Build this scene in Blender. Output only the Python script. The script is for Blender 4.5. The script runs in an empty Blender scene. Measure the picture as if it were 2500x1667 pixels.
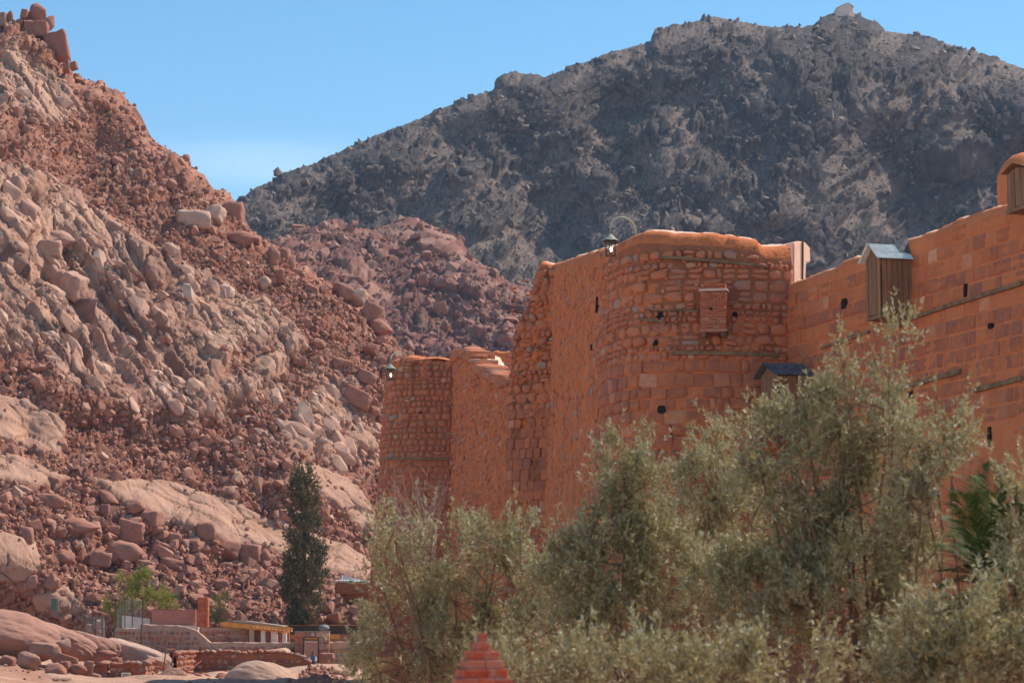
import bpy, bmesh, math, random
import numpy as np
from mathutils import Vector, Matrix, Euler
C = bpy.context; D = bpy.data; S = C.scene; COL = S.collection
random.seed(11); R = math.radians
RNG = np.random.default_rng(5)

# ------------------------------------------------------------------ camera
FPX = 5640.0; CX, CY = 1250.0, 833.5; PITCH = math.atan(667/5640)
cam_d = D.cameras.new('camera'); cam = D.objects.new('camera', cam_d); COL.objects.link(cam)
cam_d.sensor_width = 36; cam_d.lens = 36*FPX/2500; cam_d.clip_end = 6000; cam_d.clip_start = .5
cam.location = (0,0,0); cam.rotation_euler = (math.pi/2+PITCH, 0, 0)
cam_d.dof.use_dof = True; cam_d.dof.focus_distance = 150; cam_d.dof.aperture_fstop = 3.0
S.camera = cam
# ------------------------------------------------------------------ world and sun
SUN_EL, SUN_AZ = 50.0, 60.0            # degrees; azimuth from +Y towards +X
w = D.worlds.new('World'); S.world = w; w.use_nodes = True
nt = w.node_tree; nt.nodes.clear()
sky = nt.nodes.new('ShaderNodeTexSky'); sky.sky_type = 'NISHITA'; sky.sun_disc = False
sky.sun_elevation = R(SUN_EL); sky.sun_rotation = R(SUN_AZ)
sky.altitude = 1500; sky.air_density = 1.0; sky.dust_density = 0.3; sky.ozone_density = 1.0
bg = nt.nodes.new('ShaderNodeBackground'); bg.inputs[1].default_value = 0.15
out = nt.nodes.new('ShaderNodeOutputWorld')
# a thin band of cirrus low over the valley
tc = nt.nodes.new('ShaderNodeTexCoord'); mp = nt.nodes.new('ShaderNodeMapping'); mp.inputs['Scale'].default_value = (3,3,40)
nz = nt.nodes.new('ShaderNodeTexNoise'); nz.inputs['Scale'].default_value = 1.6; nz.inputs['Detail'].default_value = 5
nt.links.new(tc.outputs['Generated'], mp.inputs[0]); nt.links.new(mp.outputs[0], nz.inputs['Vector'])
sx = nt.nodes.new('ShaderNodeSeparateXYZ'); nt.links.new(tc.outputs['Generated'], sx.inputs[0])
def wmath(op, a, b=None, c=None):
    n = nt.nodes.new('ShaderNodeMath'); n.operation = op; n.use_clamp = False
    for i, v in enumerate((a, b, c)):
        if v is None: continue
        if hasattr(v, 'links'): nt.links.new(v, n.inputs[i])
        else: n.inputs[i].default_value = v
    return n.outputs[0]
e1 = wmath('DIVIDE', wmath('SUBTRACT', sx.outputs['Z'], 0.192), 0.0085)
band = wmath('POWER', 2.718, wmath('MULTIPLY', wmath('MULTIPLY', e1, e1), -1.0))
e2 = wmath('DIVIDE', wmath('SUBTRACT', sx.outputs['X'], -0.10), 0.05)
lat = wmath('POWER', 2.718, wmath('MULTIPLY', wmath('MULTIPLY', e2, e2), -1.0))
cl = wmath('MULTIPLY', wmath('MULTIPLY', band, lat), wmath('MULTIPLY', nz.outputs['Fac'], 0.55))
mx = nt.nodes.new('ShaderNodeMix'); mx.data_type = 'RGBA'
nt.links.new(cl, mx.inputs['Factor'])
hs = nt.nodes.new('ShaderNodeHueSaturation'); hs.inputs['Saturation'].default_value = 1.25; hs.inputs['Hue'].default_value = 0.487
nt.links.new(sky.outputs[0], hs.inputs['Color']); nt.links.new(hs.outputs[0], mx.inputs['A'])
mx.inputs['B'].default_value = (6.5,7.4,8.6,1)
nt.links.new(mx.outputs['Result'], bg.inputs[0]); nt.links.new(bg.outputs[0], out.inputs[0])
sd = D.lights.new('sun','SUN'); sun = D.objects.new('sun', sd); COL.objects.link(sun)
sd.energy = 5.0; sd.angle = R(.53); sd.color = (1.0, .90, .76)
_e, _a = R(SUN_EL), R(SUN_AZ)
SUNV = Vector((math.cos(_e)*math.sin(_a), math.cos(_e)*math.cos(_a), math.sin(_e)))
sun.rotation_euler = SUNV.to_track_quat('Z','Y').to_euler(); sun.location = (200,100,300)
S.view_settings.view_transform = 'Standard'; S.view_settings.look = 'None'
S.view_settings.gamma = 1; S.view_settings.use_curve_mapping = False
S.view_settings.exposure = 0.24
S.render.engine = 'CYCLES'; S.cycles.use_denoising = True
S.cycles.max_bounces = 8; S.cycles.diffuse_bounces = 4; S.cycles.volume_bounces = 0
S.cycles.transparent_max_bounces = 8

# ------------------------------------------------------------------ helpers
def at(px, py, Y):
    """numpy-friendly: point at world depth Y seen along photo pixel (px,py)"""
    px = np.asarray(px, float); py = np.asarray(py, float); Y = np.asarray(Y, float)
    s, c = math.sin(PITCH), math.cos(PITCH)
    dy = FPX*c - (CY-py)*s; dz = FPX*s + (CY-py)*c
    k = Y/dy
    return np.stack(np.broadcast_arrays((px-CX)*k, Y, dz*k), -1)
def atv(px, py, Y): return Vector(at(px,py,Y).tolist())
def mpp(Y): return Y/FPX           # metres per photo pixel at depth Y

def hsh(ix, iy, seed):
    ix = ix.astype(np.int64); iy = iy.astype(np.int64)
    h = (ix*374761393 + iy*668265263 + seed*1274126177) & 0xffffffff
    h = ((h ^ (h >> 13))*1274126177) & 0xffffffff
    h = ((h ^ (h >> 16))*2246822519) & 0xffffffff
    return ((h ^ (h >> 15)) & 0xffffff)/float(0x1000000)
def vnoise(U, V, seed):
    iu = np.floor(U); iv = np.floor(V); fu = U-iu; fv = V-iv
    fu = fu*fu*(3-2*fu); fv = fv*fv*(3-2*fv)
    a = hsh(iu,iv,seed); b = hsh(iu+1,iv,seed); c = hsh(iu,iv+1,seed); d = hsh(iu+1,iv+1,seed)
    return (a*(1-fu)+b*fu)*(1-fv) + (c*(1-fu)+d*fu)*fv
def fbm(U, V, seed, oct=4, gain=.5):
    s = 0; a = 1; t = 0
    for o in range(oct):
        s = s + a*vnoise(U*2**o, V*2**o, seed+o*17); t += a; a *= gain
    return s/t
def sstep(a, b, x):
    t = np.clip((x-a)/(b-a), 0, 1); return t*t*(3-2*t)
def vor(U, V, seed, jit=.9):
    iu = np.floor(U); iv = np.floor(V)
    f1 = np.full(U.shape, 9.); f2 = np.full(U.shape, 9.)
    cu = np.zeros(U.shape); cv = np.zeros(U.shape); ou = np.zeros(U.shape); ov = np.zeros(U.shape)
    for du in (-1,0,1):
        for dv in (-1,0,1):
            gu = iu+du; gv = iv+dv
            pu = gu+.5+(hsh(gu,gv,seed)-.5)*jit; pv = gv+.5+(hsh(gu,gv,seed+1)-.5)*jit
            d = np.hypot(U-pu, V-pv)
            n = d < f1
            f2 = np.where(n, f1, np.minimum(f2, d))
            f1 = np.where(n, d, f1); cu = np.where(n, gu, cu); cv = np.where(n, gv, cv)
            ou = np.where(n, U-pu, ou); ov = np.where(n, V-pv, ov)
    return f1, f2, cu, cv, ou, ov
def rock(U, V, size, seed, aspect=1., ang=0., warp=.25, sharp=.22, tilt=.5):
    """height in cell units: tilted, rounded blocks parted by crevices; also the cell's own random number"""
    c, s = math.cos(ang), math.sin(ang)
    a = (U*c+V*s)/(size*aspect); b = (-U*s+V*c)/size
    a2 = a + warp*(fbm(a*1.7, b*1.7, seed+50, 3)-.5)*2; b2 = b + warp*(fbm(a*1.7+9, b*1.7+4, seed+60, 3)-.5)*2
    f1, f2, cu, cv, ou, ov = vor(a2, b2, seed)
    r1 = hsh(cu,cv,seed+5); r2 = hsh(cu,cv,seed+6); r3 = hsh(cu,cv,seed+7)
    e = np.clip((f2-f1)/sharp, 0, 1); e = e*(2-e)
    h = e*(.35+.65*r1) + e*((r2-.5)*ou+(r3-.5)*ov)*2*tilt - .15*f1*f1
    return h, hsh(cu,cv,seed+9)

def poly_mask(px, py, poly, soft):
    """signed-distance soft mask of a polygon given in photo pixels"""
    p = np.array(poly, float); inside = np.zeros(px.shape, bool); dist = np.full(px.shape, 1e9)
    for i in range(len(p)):
        x1, y1 = p[i]; x2, y2 = p[(i+1)%len(p)]
        c = ((y1 > py) != (y2 > py)) & (px < (x2-x1)*(py-y1)/((y2-y1) if y2 != y1 else 1e-9)+x1)
        inside ^= c
        t = np.clip(((px-x1)*(x2-x1)+(py-y1)*(y2-y1))/((x2-x1)**2+(y2-y1)**2), 0, 1)
        dist = np.minimum(dist, np.hypot(px-x1-t*(x2-x1), py-y1-t*(y2-y1)))
    sd_ = np.where(inside, dist, -dist)
    return sstep(-soft, soft, sd_)

def link(o, parent=None):
    COL.objects.link(o)
    if parent is not None: o.parent = parent
    return o
def fast_mesh(name, V, F, mat=None, smooth=False, attrs=None):
    """V (n,3); F (m,k) constant k"""
    me = D.meshes.new(name); V = np.ascontiguousarray(V, np.float32); F = np.ascontiguousarray(F, np.int32)
    me.vertices.add(len(V)); me.vertices.foreach_set('co', V.ravel())
    k = F.shape[1]; me.loops.add(F.size); me.loops.foreach_set('vertex_index', F.ravel())
    me.polygons.add(len(F)); me.polygons.foreach_set('loop_start', np.arange(0, F.size, k, dtype=np.int32))
    me.polygons.foreach_set('use_smooth', np.full(len(F), smooth))
    me.update(calc_edges=True)
    for nm, arr in (attrs or {}).items():
        a = me.attributes.new(nm, 'FLOAT', 'POINT'); a.data.foreach_set('value', np.ascontiguousarray(arr, np.float32).ravel())
    if mat: me.materials.append(mat)
    return me
def grid_faces(nr, nc):
    i = np.arange(nr-1)[:,None]*nc + np.arange(nc-1)[None,:]
    return np.stack([i, i+1, i+nc+1, i+nc], -1).reshape(-1,4)
def tag(o, label=None, cat=None, group=None, kind=None):
    if label: o['label'] = label
    if cat: o['category'] = cat
    if group: o['group'] = group
    if kind: o['kind'] = kind
    return o
def empty(name, loc, label=None, cat=None, group=None):
    o = D.objects.new(name, None); o.empty_display_size = .3; link(o); o.location = loc
    return tag(o, label, cat, group)
class MB:
    """collects boxes, tubes and polygons into one mesh"""
    def __init__(s): s.v = []; s.f = []
    def add(s, vs, fs):
        b = len(s.v); s.v += [tuple(v) for v in vs]; s.f += [tuple(b+i for i in f) for f in fs]; return s
    def box(s, c, d, m=None, taper=1.):
        x,y,z = d[0]/2, d[1]/2, d[2]/2
        vs = [Vector((sx_*x*(taper if k else 1), sy_*y*(taper if k else 1), (z if k else -z))) for k in (0,1) for sx_,sy_ in ((-1,-1),(1,-1),(1,1),(-1,1))]
        if m is not None: vs = [m @ v for v in vs]
        vs = [v+Vector(c) for v in vs]
        return s.add(vs, [(3,2,1,0),(4,5,6,7),(0,1,5,4),(1,2,6,5),(2,3,7,6),(3,0,4,7)])
    def tube(s, pts, rad, n=8, cap=True):
        pts = [Vector(p) for p in pts]; b = len(s.v); prev = None
        rad = rad if isinstance(rad, (list,tuple)) else [rad]*len(pts)
        for i, p in enumerate(pts):
            t = (pts[min(i+1,len(pts)-1)]-pts[max(i-1,0)]).normalized()
            a = (prev if prev is not None else (Vector((0,0,1)) if abs(t.z) < .9 else Vector((1,0,0))))
            a = (a - t*a.dot(t)).normalized(); prev = a; c = t.cross(a)
            for k in range(n):
                q = 2*math.pi*k/n; s.v.append(tuple(p + (a*math.cos(q)+c*math.sin(q))*rad[i]))
        for i in range(len(pts)-1):
            for k in range(n):
                k2 = (k+1)%n; s.f.append((b+i*n+k, b+i*n+k2, b+(i+1)*n+k2, b+(i+1)*n+k))
        if cap:
            s.f.append(tuple(b+k for k in reversed(range(n)))); e = b+(len(pts)-1)*n; s.f.append(tuple(e+k for k in range(n)))
        return s
    def prism(s, poly, ext):
        """poly: 3D outline, ext: extrusion vector"""
        n = len(poly); vs = [Vector(p) for p in poly]; vs += [v+Vector(ext) for v in vs]
        return s.add(vs, [tuple(range(n)), tuple(reversed(range(n,2*n)))]+[(i,i+n,(i+1)%n+n,(i+1)%n) for i in range(n)])
    def build(s, name, mat, parent=None, smooth=False, bevel=0, loc=None):
        me = D.meshes.new(name); me.from_pydata(s.v, [], s.f); me.validate()
        bm = bmesh.new(); bm.from_mesh(me); bmesh.ops.recalc_face_normals(bm, faces=bm.faces)
        if bevel: bmesh.ops.bevel(bm, geom=list(bm.edges), offset=bevel, segments=2, affect='EDGES', clamp_overlap=True)
        bm.to_mesh(me); bm.free()
        for p in me.polygons: p.use_smooth = smooth
        me.materials.append(mat); o = D.objects.new(name, me); link(o, parent)
        if parent is not None and loc is None: o.location = -parent.location; o.location = o.location
        if parent is not None and loc is None:
            # mesh was given in world space: move it into the parent's frame
            me.transform(Matrix.Translation(-parent.location)); o.location = (0,0,0)
            if any(abs(a) > 1e-6 for a in parent.rotation_euler): me.transform(parent.rotation_euler.to_matrix().to_4x4().inverted())
        return o

# ------------------------------------------------------------------ materials
def newmat(name, rough=.9):
    m = D.materials.new(name); m.use_nodes = True; t = m.node_tree
    b = t.nodes['Principled BSDF']; b.inputs['Roughness'].default_value = rough
    b.inputs['Specular IOR Level'].default_value = .25
    return m, t, b
def N(t, kind, **kw):
    n = t.nodes.new(kind)
    for k, v in kw.items():
        if k in n.inputs: n.inputs[k].default_value = v
        else: setattr(n, k, v)
    return n
def ramp(t, fac, stops):
    r = t.nodes.new('ShaderNodeValToRGB'); e = r.color_ramp.elements
    while len(e) < len(stops): e.new(.5)
    for el, (p, c) in zip(e, stops): el.position = p; el.color = (*c, 1)
    t.links.new(fac, r.inputs[0]); return r.outputs[0]
def mixc(t, fac, a, b, mode='MIX'):
    m = t.nodes.new('ShaderNodeMix'); m.data_type = 'RGBA'; m.blend_type = mode
    for sock, v in (('Factor',fac),('A',a),('B',b)):
        s_ = [i for i in m.inputs if i.name == sock and (i.type == ('VALUE' if sock == 'Factor' else 'RGBA'))][0]
        if hasattr(v, 'links'): t.links.new(v, s_)
        else: s_.default_value = v if sock == 'Factor' else (*v, 1)
    return [o for o in m.outputs if o.type == 'RGBA'][0]
def mth(t, op, a, b=None, clamp=False):
    n = t.nodes.new('ShaderNodeMath'); n.operation = op; n.use_clamp = clamp
    for i, v in enumerate((a,b)):
        if v is None: continue
        if hasattr(v,'links'): t.links.new(v, n.inputs[i])
        else: n.inputs[i].default_value = v
    return n.outputs[0]
def noise(t, scale, detail=4, rough=.55, vec=None, coord='Object', stretch=None):
    n = N(t, 'ShaderNodeTexNoise'); n.inputs['Scale'].default_value = scale; n.inputs['Detail'].default_value = detail; n.inputs['Roughness'].default_value = rough
    tcn = t.nodes.new('ShaderNodeTexCoord'); v = vec or tcn.outputs[coord]
    if stretch:
        m = t.nodes.new('ShaderNodeMapping'); m.inputs['Scale'].default_value = stretch; t.links.new(v, m.inputs[0]); v = m.outputs[0]
    t.links.new(v, n.inputs['Vector']); return n.outputs['Fac']
def bump(t, b, h, strength=.5, dist=.05):
    n = N(t, 'ShaderNodeBump'); n.inputs['Strength'].default_value = strength; n.inputs['Distance'].default_value = dist
    t.links.new(h, n.inputs['Height']); t.links.new(n.outputs[0], b.inputs['Normal'])
def satur(t, c, s_, v=1.):
    n = t.nodes.new('ShaderNodeHueSaturation'); n.inputs['Saturation'].default_value = s_; n.inputs['Value'].default_value = v; n.inputs['Hue'].default_value = .497; t.links.new(c, n.inputs['Color']); return n.outputs[0]
def attr(t, name):
    n = N(t, 'ShaderNodeAttribute'); n.attribute_name = name; return n.outputs['Fac']
def simple(name, col, rough=.85, var=.25, scale=3., bmp=.3, bd=.01, metal=0., col2=None):
    m, t, b = newmat(name, rough)
    f = noise(t, scale, 5, .6)
    c2 = col2 or tuple(c*(1-var*1.6) for c in col); c1 = tuple(min(1, c*(1+var)) for c in col)
    t.links.new(ramp(t, f, [(.3, c2), (.7, c1)]), b.inputs['Base Color'])
    b.inputs['Metallic'].default_value = metal
    if bmp: bump(t, b, noise(t, scale*6, 4, .6), bmp, bd)
    return m

def terrain_mat(name, red1, red2, tan1, tan2, dark, fine=1.):
    """slab attribute -> tan rock, varn attribute -> dark varnish, rnd attribute -> tone of each block"""
    m, t, b = newmat(name, .95)
    f = noise(t, .35*fine, 6, .6); g = noise(t, 2.2*fine, 6, .7)
    red = mixc(t, g, red1, red2); tan = mixc(t, g, tan1, tan2)
    rn = attr(t, 'rnd')
    sl = mth(t, 'ADD', attr(t,'slab'), mth(t,'MULTIPLY', mth(t,'SUBTRACT', f, .5), .9), True)
    c = mixc(t, sl, red, tan)
    vf = mth(t, 'MULTIPLY', attr(t,'varn'), mth(t,'ADD', mth(t,'MULTIPLY', f, .8), .5), True)
    c = mixc(t, vf, c, dark)
    br = ramp(t, rn, [(0,(.6,.57,.57)),(.35,(.9,.89,.89)),(.7,(1,1,1)),(1,(1.0,.97,.93))])
    c = mixc(t, .8, c, br, 'MULTIPLY')
    st = noise(t, 1.0*fine, 5, .65, stretch=(1.,1.,.25))
    c = mixc(t, mth(t,'MULTIPLY', ramp(t, st, [(.52,(0,0,0)),(.72,(1,1,1))]), .35), c, dark)
    c = satur(t, c, 1.0); t.links.new(c, b.inputs['Base Color'])
    bump(t, b, mixc(t, .5, noise(t, 3.*fine, 6, .7), noise(t, 9.*fine, 4, .7)), .9, .22/fine)
    return m
M = {}
M['hill'] = terrain_mat('granite_slope', (.235,.07,.04), (.35,.125,.072), (.52,.295,.195), (.70,.455,.32), (.12,.06,.045))
M['mid'] = terrain_mat('red_spur', (.24,.085,.06), (.32,.13,.09), (.42,.23,.165), (.48,.29,.215), (.13,.07,.06), .4)
M['mount'] = terrain_mat('dark_mountain', (.125,.09,.072), (.175,.125,.10), (.22,.16,.125), (.33,.24,.19), (.045,.038,.04), .25)
def rock_mat(name, a, b_, c_, dark, sc=1., bd=.08):
    m, t, b = newmat(name, .93)
    oi = t.nodes.new('ShaderNodeObjectInfo'); ge = t.nodes.new('ShaderNodeNewGeometry')
    r = mth(t, 'FRACT', mth(t,'ADD', oi.outputs['Random'], ge.outputs['Random Per Island']))
    base = ramp(t, r, [(0,a),(.45,b_),(.8,a),(1,c_)])
    g = noise(t, 1.6*sc, 6, .65)
    c = mixc(t, mth(t,'MULTIPLY', ramp(t, g, [(.42,(0,0,0)),(.68,(1,1,1))]), .55), base, dark)
    h = noise(t, 7*sc, 5, .7)
    c = mixc(t, mth(t,'MULTIPLY', h, .35), c, c_)
    c = satur(t, c, 1.0); t.links.new(c, b.inputs['Base Color'])
    bump(t, b, mixc(t, .5, noise(t, 2.5*sc, 6, .65), h), .9, bd)
    return m
M['boulder'] = rock_mat('granite_boulder', (.35,.135,.085), (.44,.195,.125), (.47,.27,.20), (.20,.10,.075), 3.5, .12)
M['paleboulder'] = rock_mat('pale_granite', (.50,.32,.24), (.54,.36,.27), (.60,.41,.30), (.34,.19,.13), 3.5, .12)
M['rubble'] = rock_mat('granite_rubble', (.31,.115,.07), (.42,.175,.11), (.58,.36,.25), (.22,.10,.07))

# ------------------------------------------------------------------ terrain sheets
def sheet(name, pxs, sil, pyb, Yfun, nrow, dispfun, mat, skirt=-5.0, backY=60, backz=35, kind='structure'):
    """ground sheet: for every column the rows climb from pyb to the crest and then fall away behind it"""
    sil = np.array(sil, float); ps = np.interp(pxs, sil[:,0], sil[:,1])
    t = np.linspace(0, 1, nrow)[:,None]
    pb = pyb if np.isscalar(pyb) else np.interp(pxs, np.array(pyb)[:,0], np.array(pyb)[:,1])
    PY = pb + (ps-pb)[None,:]*t if not np.isscalar(pb) else pb + (ps[None,:]-pb)*t
    PX = np.broadcast_to(pxs[None,:], PY.shape).copy()
    Y = Yfun(PX, PY)
    # roll over towards the crest
    near = np.clip((PY-ps[None,:])/ (40.), 0, 1); Y = Y + (1-near)**2*backY*.12
    P = at(PX, PY, Y)
    du = np.gradient(P, axis=1); dv = np.gradient(P, axis=0)
    n = np.cross(du, dv); n /= np.linalg.norm(n, axis=-1, keepdims=True)+1e-9
    n = np.where((n[...,1:2] > 0) & (n[...,2:3] < 0), -n, n)
    kk = np.array([1,5,15,5,1])/27.
    global CREST; CREST = sstep(0, 150, PY-ps[None,:])
    disp, attrs = dispfun(PX, PY, Y)
    P2 = P + n*disp[...,None]
    rows = []; first = P2[0]
    for f in (1., .5):
        q = first.copy(); q[:,2] += (skirt-q[:,2])*f; q[:,1] -= 8*f; rows.append(q[None])
    rows.append(P2); last = P2[-1]
    for j, f in enumerate((.05,.15,.35,.65,1.)):
        q = last.copy(); q[:,1] += backY*f; q[:,2] -= backz*f*f*1.2
        rows.append(q[None])
    PP = np.concatenate(rows, 0); nr, nc = PP.shape[:2]
    at2 = {k: np.concatenate([a[:1]]*2+[a]+[a[-1:]]*5, 0) for k, a in attrs.items()}
    me = fast_mesh(name, PP.reshape(-1,3), grid_faces(nr,nc), mat, True, at2)
    o = D.objects.new(name, me); link(o); o['kind'] = kind
    return o, PX, PY, P2, n, attrs

SIL_L = [(-500,-250),(-200,-20),(-60,40),(0,68),(30,62),(70,66),(110,95),(140,150),(168,172),(185,190),(243,205),(303,266),(350,319),(393,361),(436,393),(452,409),(489,457),(542,489),(590,540),(635,590),(680,607),(723,638),(808,691),(882,733),(925,787),(957,829),(1000,865),(1100,930),(1300,1050),(1500,1150)]
OUT_POLY = [(-500,300),(-80,400),(0,400),(120,450),(250,540),(420,640),(600,730),(760,850),(880,990),(945,1110),(900,1150),(760,1120),(600,1090),(480,1050),(330,990),(180,950),(90,880),(0,860),(-300,800)]
OUT2 = [(-200,120),(20,120),(110,170),(190,260),(130,300),(-200,240)]
SLABS = [[(-300,960),(0,975),(60,985),(150,1050),(140,1110),(60,1095),(0,1080),(-300,1040)],
         [(225,1180),(420,1185),(560,1235),(700,1290),(900,1370),(1000,1420),(900,1435),(720,1375),(540,1330),(400,1280),(300,1230)],
         [(-200,1330),(0,1320),(85,1335),(100,1400),(60,1425),(-200,1430)],
         [(80,1455),(150,1440),(215,1490),(150,1500),(90,1490)],
         [(700,1150),(760,1140),(830,1170),(930,1290),(860,1290),(760,1210)],
         [(-100,1120),(60,1120),(180,1180),(120,1200),(-100,1170)]]
def Y_left(px, py):
    kx = (px-CX)/FPX; kz = -(py-1500)/FPX
    # plane z = .8(Y-188) - .6(X+30)
    Y = 168.4/(.8-kz-.6*kx)
    lowband = sstep(1380, 1520, py)
    Y = Y*(1-lowband) + 184*lowband
    return Y + 9*(fbm(px/230., py/190., 3, 3)-.5)*sstep(1560,1350,py)
def disp_left(px, py, Y):
    m = Y/FPX; U = px*.043; V = py*.043
    wob = (fbm(U/6, V/6, 21, 3)-.5)*90
    out = np.maximum(poly_mask(px+wob, py+wob, OUT_POLY, 28), poly_mask(px+wob*.4, py+wob*.3, OUT2, 14))
    # rubble tongues cut into the outcrops
    tong = sstep(.56, .66, fbm((U+V)/9, (V-U)/26, 33, 3)); out = out*(1-.85*tong*sstep(200,500,px))
    slab = np.zeros(px.shape)
    for p in SLABS: slab = np.maximum(slab, poly_mask(px+wob*.25, py+wob*.25, p, 7))
    rub = np.clip(1-out-slab, 0, 1)
    ang = R(58)+ 0*U
    h1, c1 = rock(U, V, 1.7, 101, 3.3, R(54), .13, .11, .5)
    h2, c2 = rock(U, V, 1.3, 111, 3.0, R(34), .13, .11, .5)
    k = sstep(300, 560, px + (fbm(U/8,V/8,5,2)-.5)*200)
    hA = h1*(1-k)+h2*k; cA = np.where(k < .5, c1, c2)
    h3, c3 = rock(U, V, .62, 121, 2.3, R(44), .15, .14, .6)
    h4, c4 = rock(U, V, .36, 131, 1.4, R(30), .3, .3, .6)
    big = fbm(U/5.5, V/5.5, 44, 4)-.5
    chasm = sstep(.50,.60, fbm((U*math.cos(1.0)+V*math.sin(1.0))/16, (-U*math.sin(1.0)+V*math.cos(1.0))/2.2, 47, 3))
    cliff = sstep(760, 300, px)*sstep(520,640,py)*sstep(1010,900,py)
    dout = hA*1.1*(.8+.35*cliff) + h3*.38 + h4*.13 + big*2.6 - chasm*cliff*1.1
    r1, q1 = rock(U, V, 1.15, 141, 1.3, R(20), .3, .3, .9)
    r2, q2 = rock(U, V, .48, 151, 1.3, R(15), .3, .32, .9)
    r3, q3 = rock(U, V, 2.6, 161, 1.6, R(18), .35, .22, 1.)
    patch = sstep(.42, .6, fbm(U/4, V/4, 55, 3)); up = sstep(760, 350, py)
    drub = r2*.34 + r1*.55*(.35+.65*patch)*q1 + up*r3*.95*sstep(.45,.6,fbm(U/7,V/5,66,3)) + big*1.5
    st = fbm((U*.87+V*.5)/9, (-U*.5+V*.87)/.75, 77, 5); st2 = fbm((U*.87+V*.5)/4, (-U*.5+V*.87)/.28, 79, 3)
    s1, sc1 = rock(U, V, 1.7, 171, 2.8, R(28), .16, .07, .3)
    dslab = (st-.5)*.2 + (st2-.5)*.14 + s1*.42 + h3*.10 + big*1.4 + .35
    low = sstep(1560, 1440, py)*.75+.25
    disp = (dout*out + drub*rub + dslab*slab)*low
    tone = np.where(out > .5, cA*.5+c3*.5, np.where(slab > .5, .6+.2*sc1, q2*.6+q1*.4))
    colslab = out*(.35+.75*fbm(U/5,V/5,88,4)) + slab*.72 + rub*(.12+.25*(q2 > .82) + .12*up)
    # patchy pale tone over the outcrops, varnish on some of the blocks
    attrs = {'slab': np.clip(colslab,0,1), 'varn': np.clip(rub*.22*(q1<.35)+out*.35*(c3<.2)+out*.2*cliff*(c3<.6),0,1), 'rnd': tone, 'rub': rub, 'outc': out}
    return disp, attrs
cols = np.concatenate([np.arange(-480,-20,10), np.arange(-20,1130,2.35), np.arange(1130,1500,12)])
hill, HX, HY, HP, HN, HA = sheet('hill', cols, SIL_L, 1585, Y_left, 480, disp_left, M['hill'], backY=90, backz=50)

SIL_MID = [(300,640),(560,630),(660,598),(720,572),(766,556),(815,537),(860,556),(905,566),(950,556),(1000,541),(1050,552),(1100,585),(1150,630),(1200,668),(1262,700),(1350,740),(1500,790),(1900,860),(2300,900)]
def Y_mid(px, py):
    kx = (px-CX)/FPX; kz = -(py-1500)/FPX
    Y = 192./(.6-kz+.06*kx)
    return Y + 14*(fbm(px/170., py/120., 9, 3)-.5)
def disp_mid(px, py, Y):
    U = px*.09; V = py*.09
    r1, q1 = rock(U, V, 3.2, 201, 3.2, R(14), .35, .28, 1.1)
    r2, q2 = rock(U, V, 1.3, 211, 2.2, R(8), .35, .3, 1.)
    r3, q3 = rock(U, V, .6, 221, 1.5, R(5), .3, .3, 1.)
    big = fbm(U/14, V/9, 222, 4)-.5
    d = r1*1.0*sstep(.35,.6,fbm(U/8,V/5,233,3)) + r2*.55 + r3*.28 + big*7*CREST
    top = sstep(.55,.7, fbm(U/10,V/10,240,2))*0
    smooth = poly_mask(px, py, [(940,556),(1010,545),(1060,565),(1140,640),(1080,640),(1000,590)], 16)
    d = d*(1-.8*smooth) + smooth*1.0
    return d, {'slab': np.clip(.25*q1+.45*(q2>.6)+.0*top,0,1), 'varn': np.clip(.5*(q1<.3)+.4*sstep(.55,.7,fbm(U/6,V/4,250,3)),0,1)*(1-smooth), 'rnd': q2}
cols = np.concatenate([np.arange(300,580,12), np.arange(580,1300,2.8), np.arange(1300,2300,25)])
mid, SX, SY, SP, _sn, _sa = sheet('spur_hill', cols, SIL_MID, 1120, Y_mid, 150, disp_mid, M['mid'], backY=60, backz=30)

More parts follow.
